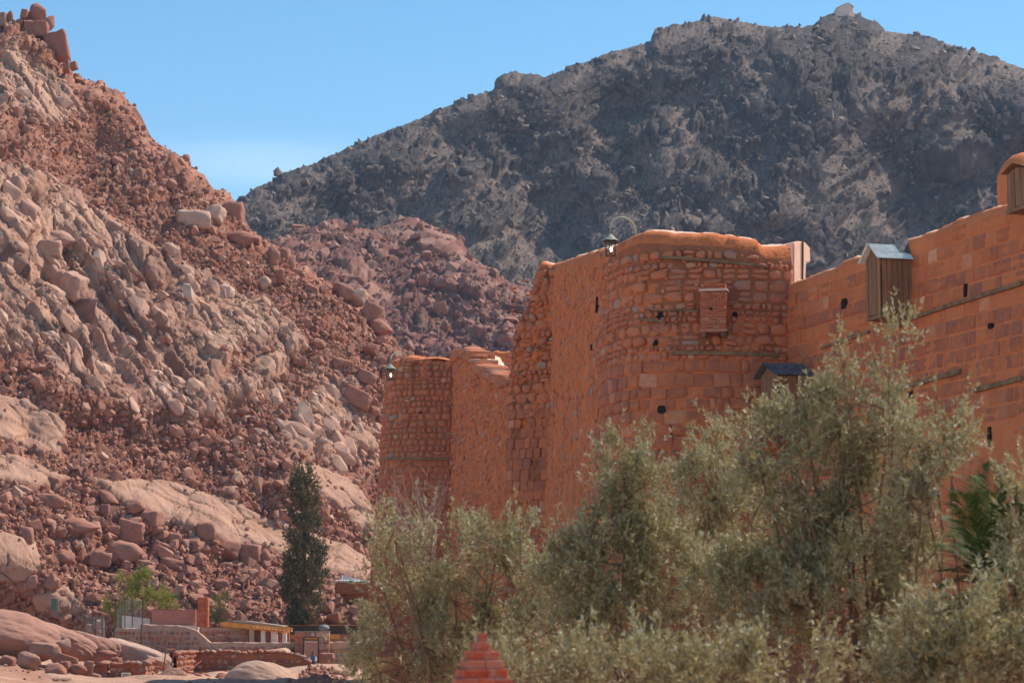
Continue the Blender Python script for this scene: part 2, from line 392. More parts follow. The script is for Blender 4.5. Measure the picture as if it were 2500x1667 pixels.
SIL_M = [(-900,900),(0,720),(400,560),(560,502),(579,500),(627,457),(680,440),(740,412),(787,393),(850,365),(925,330),(1010,298),(1084,266),(1148,239),(1205,222),(1215,196),(1233,186),(1260,178),(1291,183),(1339,193),(1414,161),(1488,130),(1590,104),(1600,74),(1680,60),(1743,42),(1828,60),(1903,69),(1985,68),(2005,48),(2035,38),(2095,40),(2140,60),(2156,76),(2264,94),(2349,119),(2434,145),(2500,170),(2700,230),(3400,420),(4200,700)]
def Y_mt(px, py):
    kz = -(py-1500)/FPX; kx = (px-CX)/FPX
    Y = 496./(.9-kz)
    return Y + 70*(fbm(px/330., py/260., 13, 3)-.5) - 0*kx
def disp_mt(px, py, Y):
    U = px*.16; V = py*.16
    # bands of outcrop running down to the left, like the strike of the rock
    a = (U*.86-V*.5); b = (U*.5+V*.86)
    msk = fbm(a/17+3, b/8.5+7, 301, 4)
    o = sstep(.555,.585, msk)
    m2 = sstep(.60,.63, fbm(U/4.5, V/3.5, 305, 3))*(1-o)
    h1, c1 = rock(U, V, 7, 311, 1.5, R(-25), .22, .16, .7)
    h2, c2 = rock(U, V, 3.0, 321, 1.4, R(-30), .22, .2, .8)
    h3, c3 = rock(U, V, 1.5, 331, 1.2, 0, .3, .35, 1.2)
    h4, c4 = rock(U, V, .75, 341, 1.2, 0, .3, .4, 1.2)
    big = fbm(a/60, b/40, 350, 4)-.5
    d = (.35+.65*CREST)*o*(h1*1.9+h2*1.0+h3*.5+1.2*CREST) + m2*(h2*1.0+h3*.5+.3*CREST) + (1-o)*(h3*.5*sstep(.3,.7,fbm(U/6,V/6,352,2))+h4*.26) + big*9*CREST + (fbm(a/9,b/45,360,3)-.5)*7*CREST
    py0 = sstep(640, 760, py+.18*(px-1400))
    d = d*(1-.3*py0)
    varn = np.clip(o*(.45+.6*c2)+m2*.95+.35*(c4<.25), 0, 1)
    red = poly_mask(px, py, [(1240,585),(1400,560),(1440,590),(1420,640),(1260,640)], 30)*.8
    return d, {'slab': np.clip(.5*(c4>.55)+red*0,0,1), 'varn': varn*(1-red*.4), 'rnd': np.where(o>.5, c2*.5+c3*.5, .25+.75*c4)}
cols = np.concatenate([np.arange(-900,540,30), np.arange(540,2560,2.8), np.arange(2560,4200,40)])
mount, MX, MY, MP, MN, MA = sheet('mountain', cols, SIL_M, 960, Y_mt, 290, disp_mt, M['mount'], backY=300, backz=160)

# ------------------------------------------------------------------ ground
def ground_z(X, Y):
    X = np.asarray(X, float); Y = np.asarray(Y, float)
    z = -4.2 + .7*(fbm(X/9, Y/9, 400, 3)-.5)*sstep(60,100,Y)*sstep(175,155,Y)
    z = z + (-2.72-z)*sstep(164.9,165.5,Y)*sstep(-15.4,-16.2,X)*sstep(-30,-24,X)
    z = z + .62*np.exp(-(((X+13.3)/4.2)**2 + ((Y-166)/6.)**2)) * 1.0        # mound of sand before the gate
    z = z + sstep(-24,-36,X)*1.2*sstep(110,135,Y)*sstep(185,170,Y)
    return z
def ground_sheet():
    gx = np.unique(np.concatenate([np.linspace(-1480,-60,30), np.arange(-60,-8,.3), np.arange(-8,60,2.5), np.linspace(60,1480,30)]))
    gy = np.unique(np.concatenate([np.linspace(-40,60,14), np.arange(60,118,3), np.arange(118,186,.3), np.linspace(186,1480,40)]))
    X, Y = np.meshgrid(gx, gy)
    Z = ground_z(X, Y)
    fine = sstep(116,124,Y)*sstep(187,184,Y)*sstep(-8,-9,X)*sstep(-61,-58,X)
    h, c = rock(X, Y, 3.0, 411, 2.2, R(25), .35, .12, .5); h2, c2 = rock(X, Y, .5, 421, 1.3, 0, .3, .35, .9)
    sand = np.exp(-(((X+12.)/5.)**2 + ((Y-160)/12.)**2))
    msk = fbm(X/5, Y/5, 430, 3)
    rub = sstep(.5,.58,msk)
    Z = Z + fine*(1-sstep(164.5,165.4,Y)*sstep(-14.4,-15.6,X)*sstep(-30,-24,X))*(h*.32*(1-rub)+h2*.14*rub)*(1-.9*np.clip(sand*1.5,0,1)) + fine*(fbm(X/.9,Y/.9,433,3)-.5)*.12
    Z = np.where(Y > 186, -6.5, Z)
    me = fast_mesh('ground', np.stack([X,Y,Z],-1).reshape(-1,3), grid_faces(len(gy),len(gx)), M['hill'], True,
        {'slab': np.clip(.55+.4*(1-rub)+.5*np.clip(sand*1.5,0,1),0,1), 'varn': np.zeros(X.shape), 'rnd': .5+.3*c})
    o = D.objects.new('ground', me); link(o); o['kind'] = 'structure'
ground_sheet()
# ------------------------------------------------------------------ boulders and rubble
for _k,_s in (('boulder',4.),('paleboulder',4.)): pass
def hull_rock(rng, n=16, flat=.7):
    p = rng.normal(size=(n,3)); p /= np.linalg.norm(p, axis=1, keepdims=True); p *= rng.uniform(.84,1.,(n,1)); p[:,2] *= flat
    bm = bmesh.new(); [bm.verts.new(v) for v in p.tolist()]
    bmesh.ops.convex_hull(bm, input=bm.verts); bmesh.ops.triangulate(bm, faces=bm.faces)
    bm.verts.index_update(); bm.verts.ensure_lookup_table()
    used = sorted({v.index for f in bm.faces for v in f.verts}); mp_ = {u:i for i,u in enumerate(used)}
    V = np.array([bm.verts[u].co[:] for u in used]); F = np.array([[mp_[v.index] for v in f.verts] for f in bm.faces])
    bm.free(); return V*.5/np.abs(V).max(0), F
def rot_mats(e):
    cx,sx_ = np.cos(e[:,0]),np.sin(e[:,0]); cy,sy_ = np.cos(e[:,1]),np.sin(e[:,1]); cz,sz_ = np.cos(e[:,2]),np.sin(e[:,2])
    Rm = np.empty((len(e),3,3))
    Rm[:,0,0]=cz*cy; Rm[:,0,1]=cz*sy_*sx_-sz_*cx; Rm[:,0,2]=cz*sy_*cx+sz_*sx_
    Rm[:,1,0]=sz_*cy; Rm[:,1,1]=sz_*sy_*sx_+cz*cx; Rm[:,1,2]=sz_*sy_*cx-cz*sx_
    Rm[:,2,0]=-sy_; Rm[:,2,1]=cy*sx_; Rm[:,2,2]=cy*cx
    return Rm
def scatter(name, P, size, mats, seed, nvar=24, npts=18, flat=.8, smooth=False, label=None, cat=None, along=None, stretch=1.8):
    rng = np.random.default_rng(seed); vs=[]; fs=[]; base=0
    var = rng.integers(0, nvar, len(P)); e = rng.uniform(-.5,.5,(len(P),3)); e[:,2] = rng.uniform(0,6.28,len(P))
    sc = size[:,None]*rng.uniform(.7,1.3,(len(P),3))
    pre = None
    if along is not None:
        a_ = np.array(along,float); a_ /= np.linalg.norm(a_); b_ = np.cross((.3,-1.,.6),a_); b_ /= np.linalg.norm(b_); pre = np.stack([a_,b_,np.cross(a_,b_)],1); sc = sc*np.array([stretch,1.,.75]); e = e*.45; e[:,2] = rng.normal(size=len(P))*.25
    for k in range(nvar):
        V, F = hull_rock(rng, npts, flat); i = np.where(var==k)[0]
        if not len(i): continue
        W = (V[None]*sc[i][:,None,:]); W = np.einsum('nij,nvj->nvi', rot_mats(e[i]) if pre is None else np.einsum('ij,njk->nik', pre, rot_mats(e[i])), W) + P[i][:,None,:]
        vs.append(W.reshape(-1,3)); fs.append((F[None]+base+(np.arange(len(i))*len(V))[:,None,None]).reshape(-1,3)); base += len(i)*len(V)
    me = fast_mesh(name, np.concatenate(vs), np.concatenate(fs), mats, smooth)
    o = D.objects.new(name, me); link(o); tag(o, label, cat, None, 'stuff'); return o
rub = HA['rub']; vis = (HX > -60) & (HX < 1050) & (HY < 1560)
wgt = (np.clip(rub,0,1)**2*.97+.03)*vis*(.25+.75*sstep(.35,.6,fbm(HX/40,HY/26,500,3)))
flatw = (wgt/wgt.sum()).ravel(); n = 15000
idx = RNG.choice(flatw.size, n, p=flatw); pts = HP.reshape(-1,3)[idx]; pyv = HY.ravel()[idx]
sz = .21*(RNG.pareto(2.5, n)+1); sz = np.minimum(sz, 1.15)*np.where(pyv > 1200, 1.15, 1.)
pts = pts + np.stack([0*sz, -.0*sz, sz*.12], -1)
scatter('rubble', pts, sz, M['rubble'], 71, npts=15, label='loose red rubble strewn over the slope', cat=None)

outm = HA['outc']*vis*sstep(.40,.62,fbm(HX/55,HY/30,520,3))
fw = (outm/outm.sum()).ravel(); n = 1000; idx = RNG.choice(fw.size, n, p=fw); pts = HP.reshape(-1,3)[idx]
sz = np.minimum(.33*(RNG.pareto(2.3, n)+1), 1.5)
M['tanrubble'] = rock_mat('tan_rubble', (.48,.26,.175), (.57,.34,.235), (.70,.46,.33), (.33,.17,.115))
scatter('broken_blocks', pts, sz, M['tanrubble'], 72, label='broken tan blocks lodged in the outcrops', cat=None, along=(.62,-.1,-.78))
mf = MP.reshape(-1,3); mv = ((MX > -10)&(MX < 2510)&(MY < 780)).ravel()*(.25+.75*sstep(.38,.62,fbm(MX/40,MY/26,530,3))).ravel()
M['scree'] = rock_mat('mountain_scree', (.12,.088,.07), (.185,.135,.105), (.40,.30,.23), (.065,.053,.048), .3, .1)
idx = RNG.choice(len(mf), 9500, p=mv/mv.sum()); sz = np.minimum(.62*(RNG.pareto(2.5, 9500)+1), 3.6)
scatter('mountain_scree', mf[idx], sz, M['scree'], 73, npts=10, label='loose stones and crags scattered over the dark mountain')
sf = SP.reshape(-1,3); sv = ((SX > 500)&(SX < 1300)).ravel()*1.
M['spurrock'] = rock_mat('spur_rock', (.27,.105,.075), (.37,.165,.115), (.48,.28,.21), (.14,.075,.06), .6, .1)
idx = RNG.choice(len(sf), 2200, p=sv/sv.sum()); sz = np.minimum(.6*(RNG.pareto(2.2, 2200)+1), 3.)
scatter('spur_rubble', sf[idx], sz, M['spurrock'], 74, npts=10, label='stones scattered over the red spur below the mountain')

def boulder_mesh(seed, subdiv=3, planes=11, soft=.10, crease=.05, cubic=False, namp=1.):
    rng = np.random.default_rng(seed)
    bm = bmesh.new(); bmesh.ops.create_icosphere(bm, subdivisions=subdiv, radius=1.)
    V = np.array([v.co[:] for v in bm.verts])
    nn = rng.normal(size=(planes,3)); nn /= np.linalg.norm(nn,axis=1,keepdims=True); dd = rng.uniform(.62,.98,planes)
    if (seed % 2 == 0 and planes > 8) or cubic:
        ax = np.eye(3)+rng.normal(size=(3,3))*.13; ax = ax/np.linalg.norm(ax,axis=1,keepdims=True); nn[:6] = np.concatenate([ax,-ax]); dd[:6] = rng.uniform(.5,.62,6); dd[6:] = rng.uniform(.66,.85,planes-6)
    dots = V@nn.T; r = np.where(dots > .05, dd/np.maximum(dots,.05), 9.); r = np.concatenate([r, np.full((len(V),1),1.12)],1)
    k = 1/soft; r = -np.log(np.exp(-k*r).sum(1))/k + soft*.3
    u = V[:,0]*2.2+seed; v_ = V[:,1]*2.2+V[:,2]*1.9
    r = r*(1+namp*.20*(fbm(u, v_+V[:,2], seed, 4)-.5)+namp*.12*(fbm(V[:,2]*5+seed, V[:,0]*4+V[:,1]*4, seed+3, 3)-.5))
    f1,f2,*_q = vor(V[:,0]*1.6+seed*3.1+V[:,1], V[:,2]*2.2+V[:,1]*1.3, seed+9)
    r = r*(1-crease*np.exp(-(f2-f1)/.06))
    V = V*r[:,None]
    V /= np.abs(V).max(0)*2
    for b, co in zip(bm.verts, V): b.co = co
    me = D.meshes.new('boulder'); bm.to_mesh(me); bm.free()
    for p in me.polygons: p.use_smooth = True
    me.materials.append(M['boulder']); return me
BM = [boulder_mesh(s, 4, 11+s%5, (.025,.04,.07)[s%3]) for s in range(12)]
BS = [boulder_mesh(s+40, 3, 11, .04) for s in range(12)]
def pale_copy(me):
    m2 = me.copy(); m2.materials.clear(); m2.materials.append(M['paleboulder']); return m2
BP = [pale_copy(m) for m in BM[:6]]
BCUBE = boulder_mesh(64, 4, 11, .035, .03, True)
FLATX, FLATY = HX.ravel(), HY.ravel(); FLATP = HP.reshape(-1,3)
def hill_pt(px, py):
    i = int(np.argmin((FLATX-px)**2+(FLATY-py)**2)); return FLATP[i]
M['tanboulder'] = rock_mat('tan_boulder', (.45,.24,.165), (.53,.30,.21), (.60,.37,.27), (.27,.14,.10), 3.5, .12)
def tan_copy(me):
    m2 = me.copy(); m2.materials.clear(); m2.materials.append(M['tanboulder']); return m2
BT = [tan_copy(m) for m in BM]
nb = 0
def y_in(px, py):
    return py < 1190 and 0 < px < 1000 and HA['outc'].ravel()[int(np.argmin((FLATX-px)**2+(FLATY-py)**2))] > .5
def boulder(px, py, w_, h_, label=None, Y=None, tilt=0., pal=False, depth=None, group=None, cat='boulder', sh=None, name='boulder'):
    """px,py: centre of the boulder in the photograph, w_,h_ its size there"""
    global nb; nb += 1
    if Y is None: Y = float(hill_pt(px, py+h_*.35)[1])+.1*w_*mpp(190)
    p = atv(px, py, Y); k = mpp(Y)
    big = w_ > 36
    me = (BP[nb % 6] if pal else (BM[nb % 12] if sh is None else BM[sh])) if (big or pal) else BS[nb % 12]
    if not pal and y_in(px, py): me = BT[nb % 12]
    if label and 'huge square' in label: me = BCUBE
    o = D.objects.new(name, me); link(o); o.location = p
    dd = depth if depth else .5*(w_+h_)
    o.scale = (w_*k, dd*k, h_*k); o.rotation_euler = (random.uniform(-.12,.12), tilt, random.uniform(-.25,.25))
    tag(o, label, cat, group); return o
HERO = [
 (91,36,46,52,'tall rounded boulder topping the summit pinnacle at the top of the left slope',.18),
 (77,75,46,50,'split boulder leaning under the topmost summit boulder',.3),
 (120,60,27,46,'upright slab boulder to the right of the summit pinnacle',.05),
 (101,76,38,42,'rounded boulder wedged in front of the summit pinnacle',.1),
 (138,117,68,82,'huge square boulder standing on the skyline below the summit pinnacle',.02),
 (9,50,26,40,'rounded boulder at the extreme top left corner of the slope',0),
 (24,40,16,26,'small knob of rock on the skyline left of the summit pinnacle',0),
 (60,36,18,26,'small knob of rock touching the tallest summit boulder',.2),
 (48,60,22,34,'dark narrow block filling the gap left of the summit pinnacle',.2),
 (58,88,28,34,'dark block below the gap left of the summit pinnacle',.2),
 (82,104,34,30,'dark wedge of rock under the summit pinnacle',.3),
 (35,72,22,30,'broken block low on the left side of the summit pinnacle',.2),
 (180,162,22,22,'small boulder balanced on the skyline right of the huge square boulder',0),
 (162,164,20,34,'narrow stone at the foot of the huge square boulder',.1),
 (302,266,30,20,'blunt block on the skyline a third of the way down',.3),
 (350,314,12,14,'tiny block sticking out of the skyline above mid slope',0),
 (437,399,30,28,'round boulder on the skyline halfway down the left slope',0),
 (343,434,30,48,'tall grooved boulder below the skyline halfway down',.05),
 (321,426,20,30,'narrow boulder beside the tall grooved one below the skyline',0),
 (470,537,90,48,'long pale ledge block at the left end of the overhanging ridge ledge',.05),
 (520,528,60,60,'pale middle block of the overhanging ridge ledge',.0),
 (565,530,62,66,'large pale rounded block at the right end of the ridge ledge',.05),
 (590,588,74,46,'wide block directly beneath the ridge ledge',.05),
 (624,600,34,50,'upright block at the right end below the ridge ledge',.1),
 (666,630,34,58,'dark rounded boulder left of a pale one on the ridge',.1),
 (688,634,44,56,'squarish boulder standing on the ridge below the ledges',.1),
 (708,643,26,40,'bright boulder leaning on the ridge just right of a square one',.1),
 (682,676,26,38,'egg shaped boulder below the ridge boulders',0),
 (643,694,36,38,'upright pair like block left of the egg shaped boulder',0),
 (538,720,50,32,'pale angular block alone on the tan slope',-.1),
 (667,771,32,38,'dark red leaning boulder in the middle of the slope',.5),
 (841,715,56,42,'pale grey boulder on the ridge above the low valley',.2),
 (873,725,48,46,'rounded boulder on the ridge beside a pale grey one',.2),
 (905,768,50,56,'bright topped boulder on the ridge near the round tower',.5),
 (926,803,64,44,'dark faced boulder on the ridge just above the round tower lamp',.45),
 (762,708,40,24,'flat slab resting on the ridge line',.4),
 (832,886,48,22,'flat boulder lying on rubble left of the round tower',.1),
 (892,921,54,34,'angular boulder close to the left of the round tower',.5),
 (905,854,38,34,'reddish boulder just left of the round tower lamp',.2),
 (873,975,72,46,'wide overhanging boulder left of the round tower',.45),
 (776,840,38,26,'grey angular boulder in the slope centre right',.4),
 (734,884,40,20,'dark flat stone on the lower tan outcrop',.2),
 (41,459,38,60,'tall smooth boulder near the left edge in the upper slope',.0),
 (66,523,60,58,'dark overhanging boulder at the left edge of the tan outcrop',.35),
 (40,610,56,60,'blocky boulder low on the left edge outcrop',.3),
 (118,612,66,48,'cracked dome shaped boulder in the left outcrop',.1),
 (150,590,80,50,'purple grey domed boulder above the long clefts',.3),
 (180,700,66,70,'large squat boulder above the deep clefts of the outcrop',.4),
 (130,835,46,50,'egg shaped boulder at the foot of the clefts',.3),
 (345,765,54,34,'overhanging capstone in the middle of the tan outcrop',.4),
 (306,706,30,22,'small dark boulder perched on the tan outcrop',.2),
 (322,1298,68,56,'large notched boulder in the centre of the lower boulder field',.25),
 (326,1239,54,40,'dark boulder at the top of the lower boulder field',.1),
 (372,1267,56,50,'faceted boulder right of the dark one atop the lower field',.1),
 (302,1351,88,58,'largest boulder of the lower field with a pitted top',.15),
 (65,1310,46,52,'round boulder standing on the pale slab at the left edge',0),
 (154,1365,58,54,'rough round boulder low in the left boulder field',0),
 (239,1367,60,42,'wedge shaped boulder between the rough round one and the largest one',.2),
 (190,1288,100,44,'long low boulder with a shaded hollow under it',.15),
 (360,1382,56,32,'flat topped block below the largest boulder',.15),
 (416,1378,56,34,'pink slab sided block right of the flat topped one',.05),
 (501,1297,48,46,'boulder with a vertical crack through it beside the pale slab',0),
 (550,1343,80,56,'big humped boulder near the middle of the lower field',.2),
 (613,1356,54,54,'broad boulder left of the cypress',.1),
 (640,1362,40,44,'brown boulder touching the left side of the cypress',0),
 (57,1199,40,30,'angular dark block in the upper left of the lower field',.5),
 (117,1226,78,42,'wide flat topped boulder at the upper left of the lower field',.05),
 (158,1237,50,36,'tilted square block right of the wide flat topped one',.15),
 (212,1245,42,28,'rounded block near the top of the lower field',.2),
 (258,1245,26,26,'small faceted boulder in front of the dark one',0),
 (262,1218,56,32,'leaning slab boulder on the upper edge of the lower field',.6),
 (133,1180,36,34,'angular boulder standing alone above the lower field',.3),
 (397,1140,20,30,'upright oval boulder in the fine rubble',0),
 (424,1316,36,32,'block with a shaded face right of the notched boulder',.2),
 (272,1294,50,32,'low boulder to the left of the notched one',.1),
 (398,1336,44,22,'elongated stone between the flat topped block and the crack',.4),
 (450,1330,30,30,'stone block leaning left of the big humped boulder',.3),
 (80,1420,30,36,'pale stone standing at the bottom left under the round boulder',0),
 (200,1392,26,28,'cube like stone in front of the rough round boulder',0),
 (165,1392,28,22,'stone lying at the foot of the rough round boulder',.2),
 (585,1424,36,26,'rounded stone in the lower rubble left of the cypress',.1),
 (548,1388,36,30,'purplish rounded boulder above the brick chimney',0),
 (574,1380,32,28,'boulder touching the purplish rounded one',.1),
 (621,1478,26,20,'round stone just above the orange roof',0),
 (345,1417,40,34,'leaning boulder behind the green acacia',.5),
 (540,1428,36,28,'flat oval stone in rubble above the small green bush',0),
 (850,1400,60,26,'brown overhanging slab above the tarpaulin enclosure',.1),
 (888,1396,50,30,'dark slab ledge beside the left foot of the fortress',.0),
]
HPALE = {18,19,20,28,30,32}
for i, h in enumerate(HERO):
    x, y, ww, hh, lab, tl = h
    if i < 12: Yc = float(hill_pt(140,165)[1]) + (2 if x < 100 else 0) + (-1.5 if i in (3,4,10,11) else 0) + (1.2 if i in (0,2) else 0)
    elif y < float(np.interp(x, *np.array(SIL_L).T))+26: Yc = float(hill_pt(x, np.interp(x, *np.array(SIL_L).T)+26)[1])
    else: Yc = None
    boulder(x, y, ww*1.08, hh*1.08, lab, Y=Yc, tilt=tl, pal=(i in HPALE))
def short(l):
    for w in (' with ',' in ',' at ',' of ',' on ',' above ',' below ',' beside ',' left ',' right ',' filling ',' touching ',' near ',' just ',' wedged ',' leaning ',' topping ',' between ',' under ',' standing ',' resting ',' directly ',' through ',' to ',' lying ',' balanced ',' sticking ',' low ',' alone ',' atop ',' beneath ',' halfway ',' close '):
        l = (l+' ').split(w)[0] if len(l.split(w)[0].split()) > 1 else l
    return ' '.join(l.split()[:5])
SEEN = set()
def auto_label(x, y, w_, h_):
    near = sorted(HERO, key=lambda h: math.hypot(h[0]-x, h[1]-y))
    size = 'tiny' if w_ < 14 else ('small' if w_ < 22 else 'middling'); shp = 'flat' if w_ > 1.6*h_ else ('long' if w_ > 1.3*h_ else 'blocky')
    for h in near[:14]:
        dx, dy = x-h[0], y-h[1]; d = math.hypot(dx, dy)
        dv = 'above' if dy < -.4*d else ('below' if dy > .4*d else ''); dh = 'left of' if dx < -.4*d else ('right of' if dx > .4*d else '')
        pos = (dv+' and '+dh) if dv and dh else (dv or dh); far = 'just' if d < 45 else ('a short way' if d < 100 else 'some way')
        l = f"{size} {shp} red boulder {far} {pos} the {short(h[4])}"
        if l not in SEEN and len(l.split()) <= 16: SEEN.add(l); return l
    return 'reddish boulder lying loose among the rubble'
# the many look-alike boulders of the lower field and the screes
r2 = random.Random(8); used = [(h[0],h[1],max(h[2],h[3])*.5) for h in HERO]; cnt = 0; tries = 0
while cnt < 200 and tries < 9000:
    tries += 1
    if r2.random() < .75: x = r2.uniform(-5,880); y = r2.uniform(1200,1500); s_ = 10+16*r2.random()**2
    else: x = r2.uniform(0,930); y = r2.uniform(150,1180); s_ = 12+14*r2.random()**2
    if y < float(np.interp(x, *np.array(SIL_L).T))+8: continue
    if y > 1455 and x > 360: continue
    i = int(np.argmin((FLATX-x)**2+(FLATY-y)**2))
    if HA['rub'].ravel()[i] < .5 and r2.random() < .85: continue
    if any(math.hypot(x-a, y-b) < c+s_*.42 for a,b,c in used): continue
    used.append((x,y,s_*.5)); cnt += 1
    grp = ('boulders of the lower field','reddish boulder lying in the crowded lower boulder field') if y > 1190 else ('boulders on the upper scree','reddish boulder lying loose on the upper scree')
    bw, bh_ = s_*r2.uniform(1.,1.6), s_*r2.uniform(.75,1.05)
    boulder(x, y, bw, bh_, auto_label(x, y, bw, bh_), tilt=r2.uniform(-.3,.4), group=grp[0])
# ------------------------------------------------------------------ masonry
def plaster_mat(name, a, b_, stain, sc=1., pock=0.):
    m, t, b = newmat(name, .95)
    f = noise(t, .9*sc, 6, .6); g = noise(t, 6*sc, 5, .65)
    c = mixc(t, ramp(t, f, [(.35,(0,0,0)),(.65,(1,1,1))]), a, b_)
    v = noise(t, 1.1*sc, 5, .6, stretch=(2.2,2.2,.22))
    c = mixc(t, mth(t,'MULTIPLY', ramp(t, v, [(.5,(0,0,0)),(.75,(1,1,1))]), .5), c, stain)
    c = mixc(t, mth(t,'MULTIPLY', g, .3), c, tuple(min(1,x*1.25) for x in a))
    hgt = mixc(t,.5, noise(t, 10*sc, 5, .7), noise(t, 3*sc, 4, .6))
    if pock:
        pk = ramp(t, noise(t, 4.2, 3, .6, stretch=(1.3,1.3,.8)), [(.56,(0,0,0)),(.63,(1,1,1))])
        gr = ramp(t, noise(t, .5, 3, .5), [(.35,(0,0,0)),(.6,(1,1,1))])
        pk = mixc(t, 1., pk, gr, 'MULTIPLY'); c = mixc(t, mth(t,'MULTIPLY', pk, pock), c, (.17,.06,.03)); hgt = mixc(t, pk, hgt, (0,0,0))
    c = satur(t, c, 1.05, 1.05); t.links.new(c, b.inputs['Base Color'])
    bump(t, b, hgt, .8, .07)
    return m
M['mud'] = plaster_mat('mud_mortar', (.68,.235,.10), (.56,.19,.08), (.38,.13,.06), 1., .75)
M['joint'] = plaster_mat('earth_joint', (.40,.16,.08), (.30,.115,.06), (.2,.08,.045))
M['oplaster'] = plaster_mat('orange_plaster', (.70,.25,.11), (.60,.205,.09), (.44,.15,.07))
M['capplaster'] = plaster_mat('cap_plaster', (.84,.57,.43), (.76,.47,.34), (.56,.30,.20))  # pale lip plaster, made paler so its colour carries sun on wall tops
def stone_mat(name, stops, dark, sc=1., smear=.65, mudc=(.66,.235,.10)):
    m, t, b = newmat(name, .92)
    oi = t.nodes.new('ShaderNodeObjectInfo'); ge = t.nodes.new('ShaderNodeNewGeometry')
    r = mth(t, 'FRACT', mth(t,'ADD', oi.outputs['Random'], ge.outputs['Random Per Island']))
    base = ramp(t, r, stops)
    tcn = t.nodes.new('ShaderNodeTexCoord')
    vec = mixc(t, 1., N(t,'ShaderNodeNewGeometry').outputs['Position'], (0,0,0), 'ADD')
    g = noise(t, 5*sc, 5, .65, vec=vec)
    c = mixc(t, mth(t,'MULTIPLY', ramp(t, g, [(.45,(0,0,0)),(.7,(1,1,1))]), .5), base, dark)
    # mud smeared over parts of the stones
    h = noise(t, 2.2*sc, 5, .7, vec=vec)
    c = mixc(t, mth(t,'MULTIPLY', ramp(t, h, [(.47,(0,0,0)),(.62,(1,1,1))]), smear), c, mudc)
    c = satur(t, c, 1.05, 1.04); t.links.new(c, b.inputs['Base Color']); bump(t, b, noise(t, 16*sc, 5, .7, vec=vec), .5, .02)
    return m
M['stone'] = stone_mat('rubble_stone', [(0,(.50,.18,.095)),(.3,(.60,.245,.135)),(.55,(.44,.18,.115)),(.8,(.54,.205,.11)),(.9,(.42,.24,.18)),(.94,(.34,.30,.26)),(.96,(.58,.30,.18)),(1,(.66,.42,.29))], (.36,.15,.09))
M['ashlar'] = stone_mat('ashlar_block', [(0,(.50,.175,.09)),(.3,(.40,.15,.09)),(.55,(.56,.20,.10)),(.75,(.33,.135,.095)),(.9,(.46,.175,.10)),(1,(.66,.32,.19))], (.30,.13,.09))
M['rendered'] = stone_mat('rendered_block', [(0,(.56,.19,.085)),(.4,(.68,.245,.11)),(.7,(.47,.16,.08)),(.9,(.60,.24,.125)),(1,(.80,.42,.26))], (.52,.18,.08))
M['wood'] = None
def stone_shape(rng, kind):
    if kind == 'round': n = 9; a = np.arange(n)/n*2*np.pi + rng.uniform(-.26,.26,n); r_ = rng.uniform(.76,1.06,n)
    else: a = None
    if kind == 'round':
        ca, sa = np.cos(a), np.sin(a); p = 5.0
        q = r_/((np.abs(ca)**p+np.abs(sa)**p)**(1/p)); O = np.stack([ca*q, sa*q],1)*.5
        rings = [(1.,0.),(.96,-.55),(.74,-.9)]; c_ = -1.0
    else:
        j = lambda: rng.uniform(-.035,.035)
        e = .07; O = np.array([(-.5+e,-.5),(.5-e,-.5),(.5,-.5+e),(.5,.5-e),(.5-e,.5),(-.5+e,.5),(-.5,.5-e),(-.5,-.5+e)])+np.array([(j(),j()) for _ in range(8)])
        rings = [(1.,0.),(.985,-.7),(.9,-.97)]; c_ = -1.
    n = len(O); V = []; F = []
    for s_, y in rings: V += [(o[0]*s_+.02*rng.uniform(-1,1)*(s_<.9), y*(1 if s_ > .98 else rng.uniform(.88,1.05)), o[1]*s_) for o in O]
    V.append((rng.uniform(-.1,.1), c_*rng.uniform(.95,1.06), rng.uniform(-.1,.1)))
    for k in range(len(rings)-1):
        for i in range(n): F.append((k*n+i, k*n+(i+1)%n, (k+1)*n+(i+1)%n, (k+1)*n+i))
    b = (len(rings)-1)*n
    for i in range(n): F.append((b+i, b+(i+1)%n, len(rings)*n, len(rings)*n))
    V = np.array(V); F = np.array(F); 
    return V, F
def stone_me(V, F, mat, name):
    me = D.meshes.new(name); me.from_pydata(V.tolist(), [], [tuple(dict.fromkeys(f)) for f in F.tolist()])
    for p in me.polygons: p.use_smooth = True
    me.materials.append(mat); return me
_rng = np.random.default_rng(77)
SH = {k: [stone_shape(_rng, k) for _ in range(14)] for k in ('round','block')}; SH['render'] = SH['block']
SME = {}
for k, mt in (('round','stone'),('block','ashlar'),('render','rendered')): SME[k] = [stone_me(V,F,M[mt],'stone') for V,F in SH[k]]

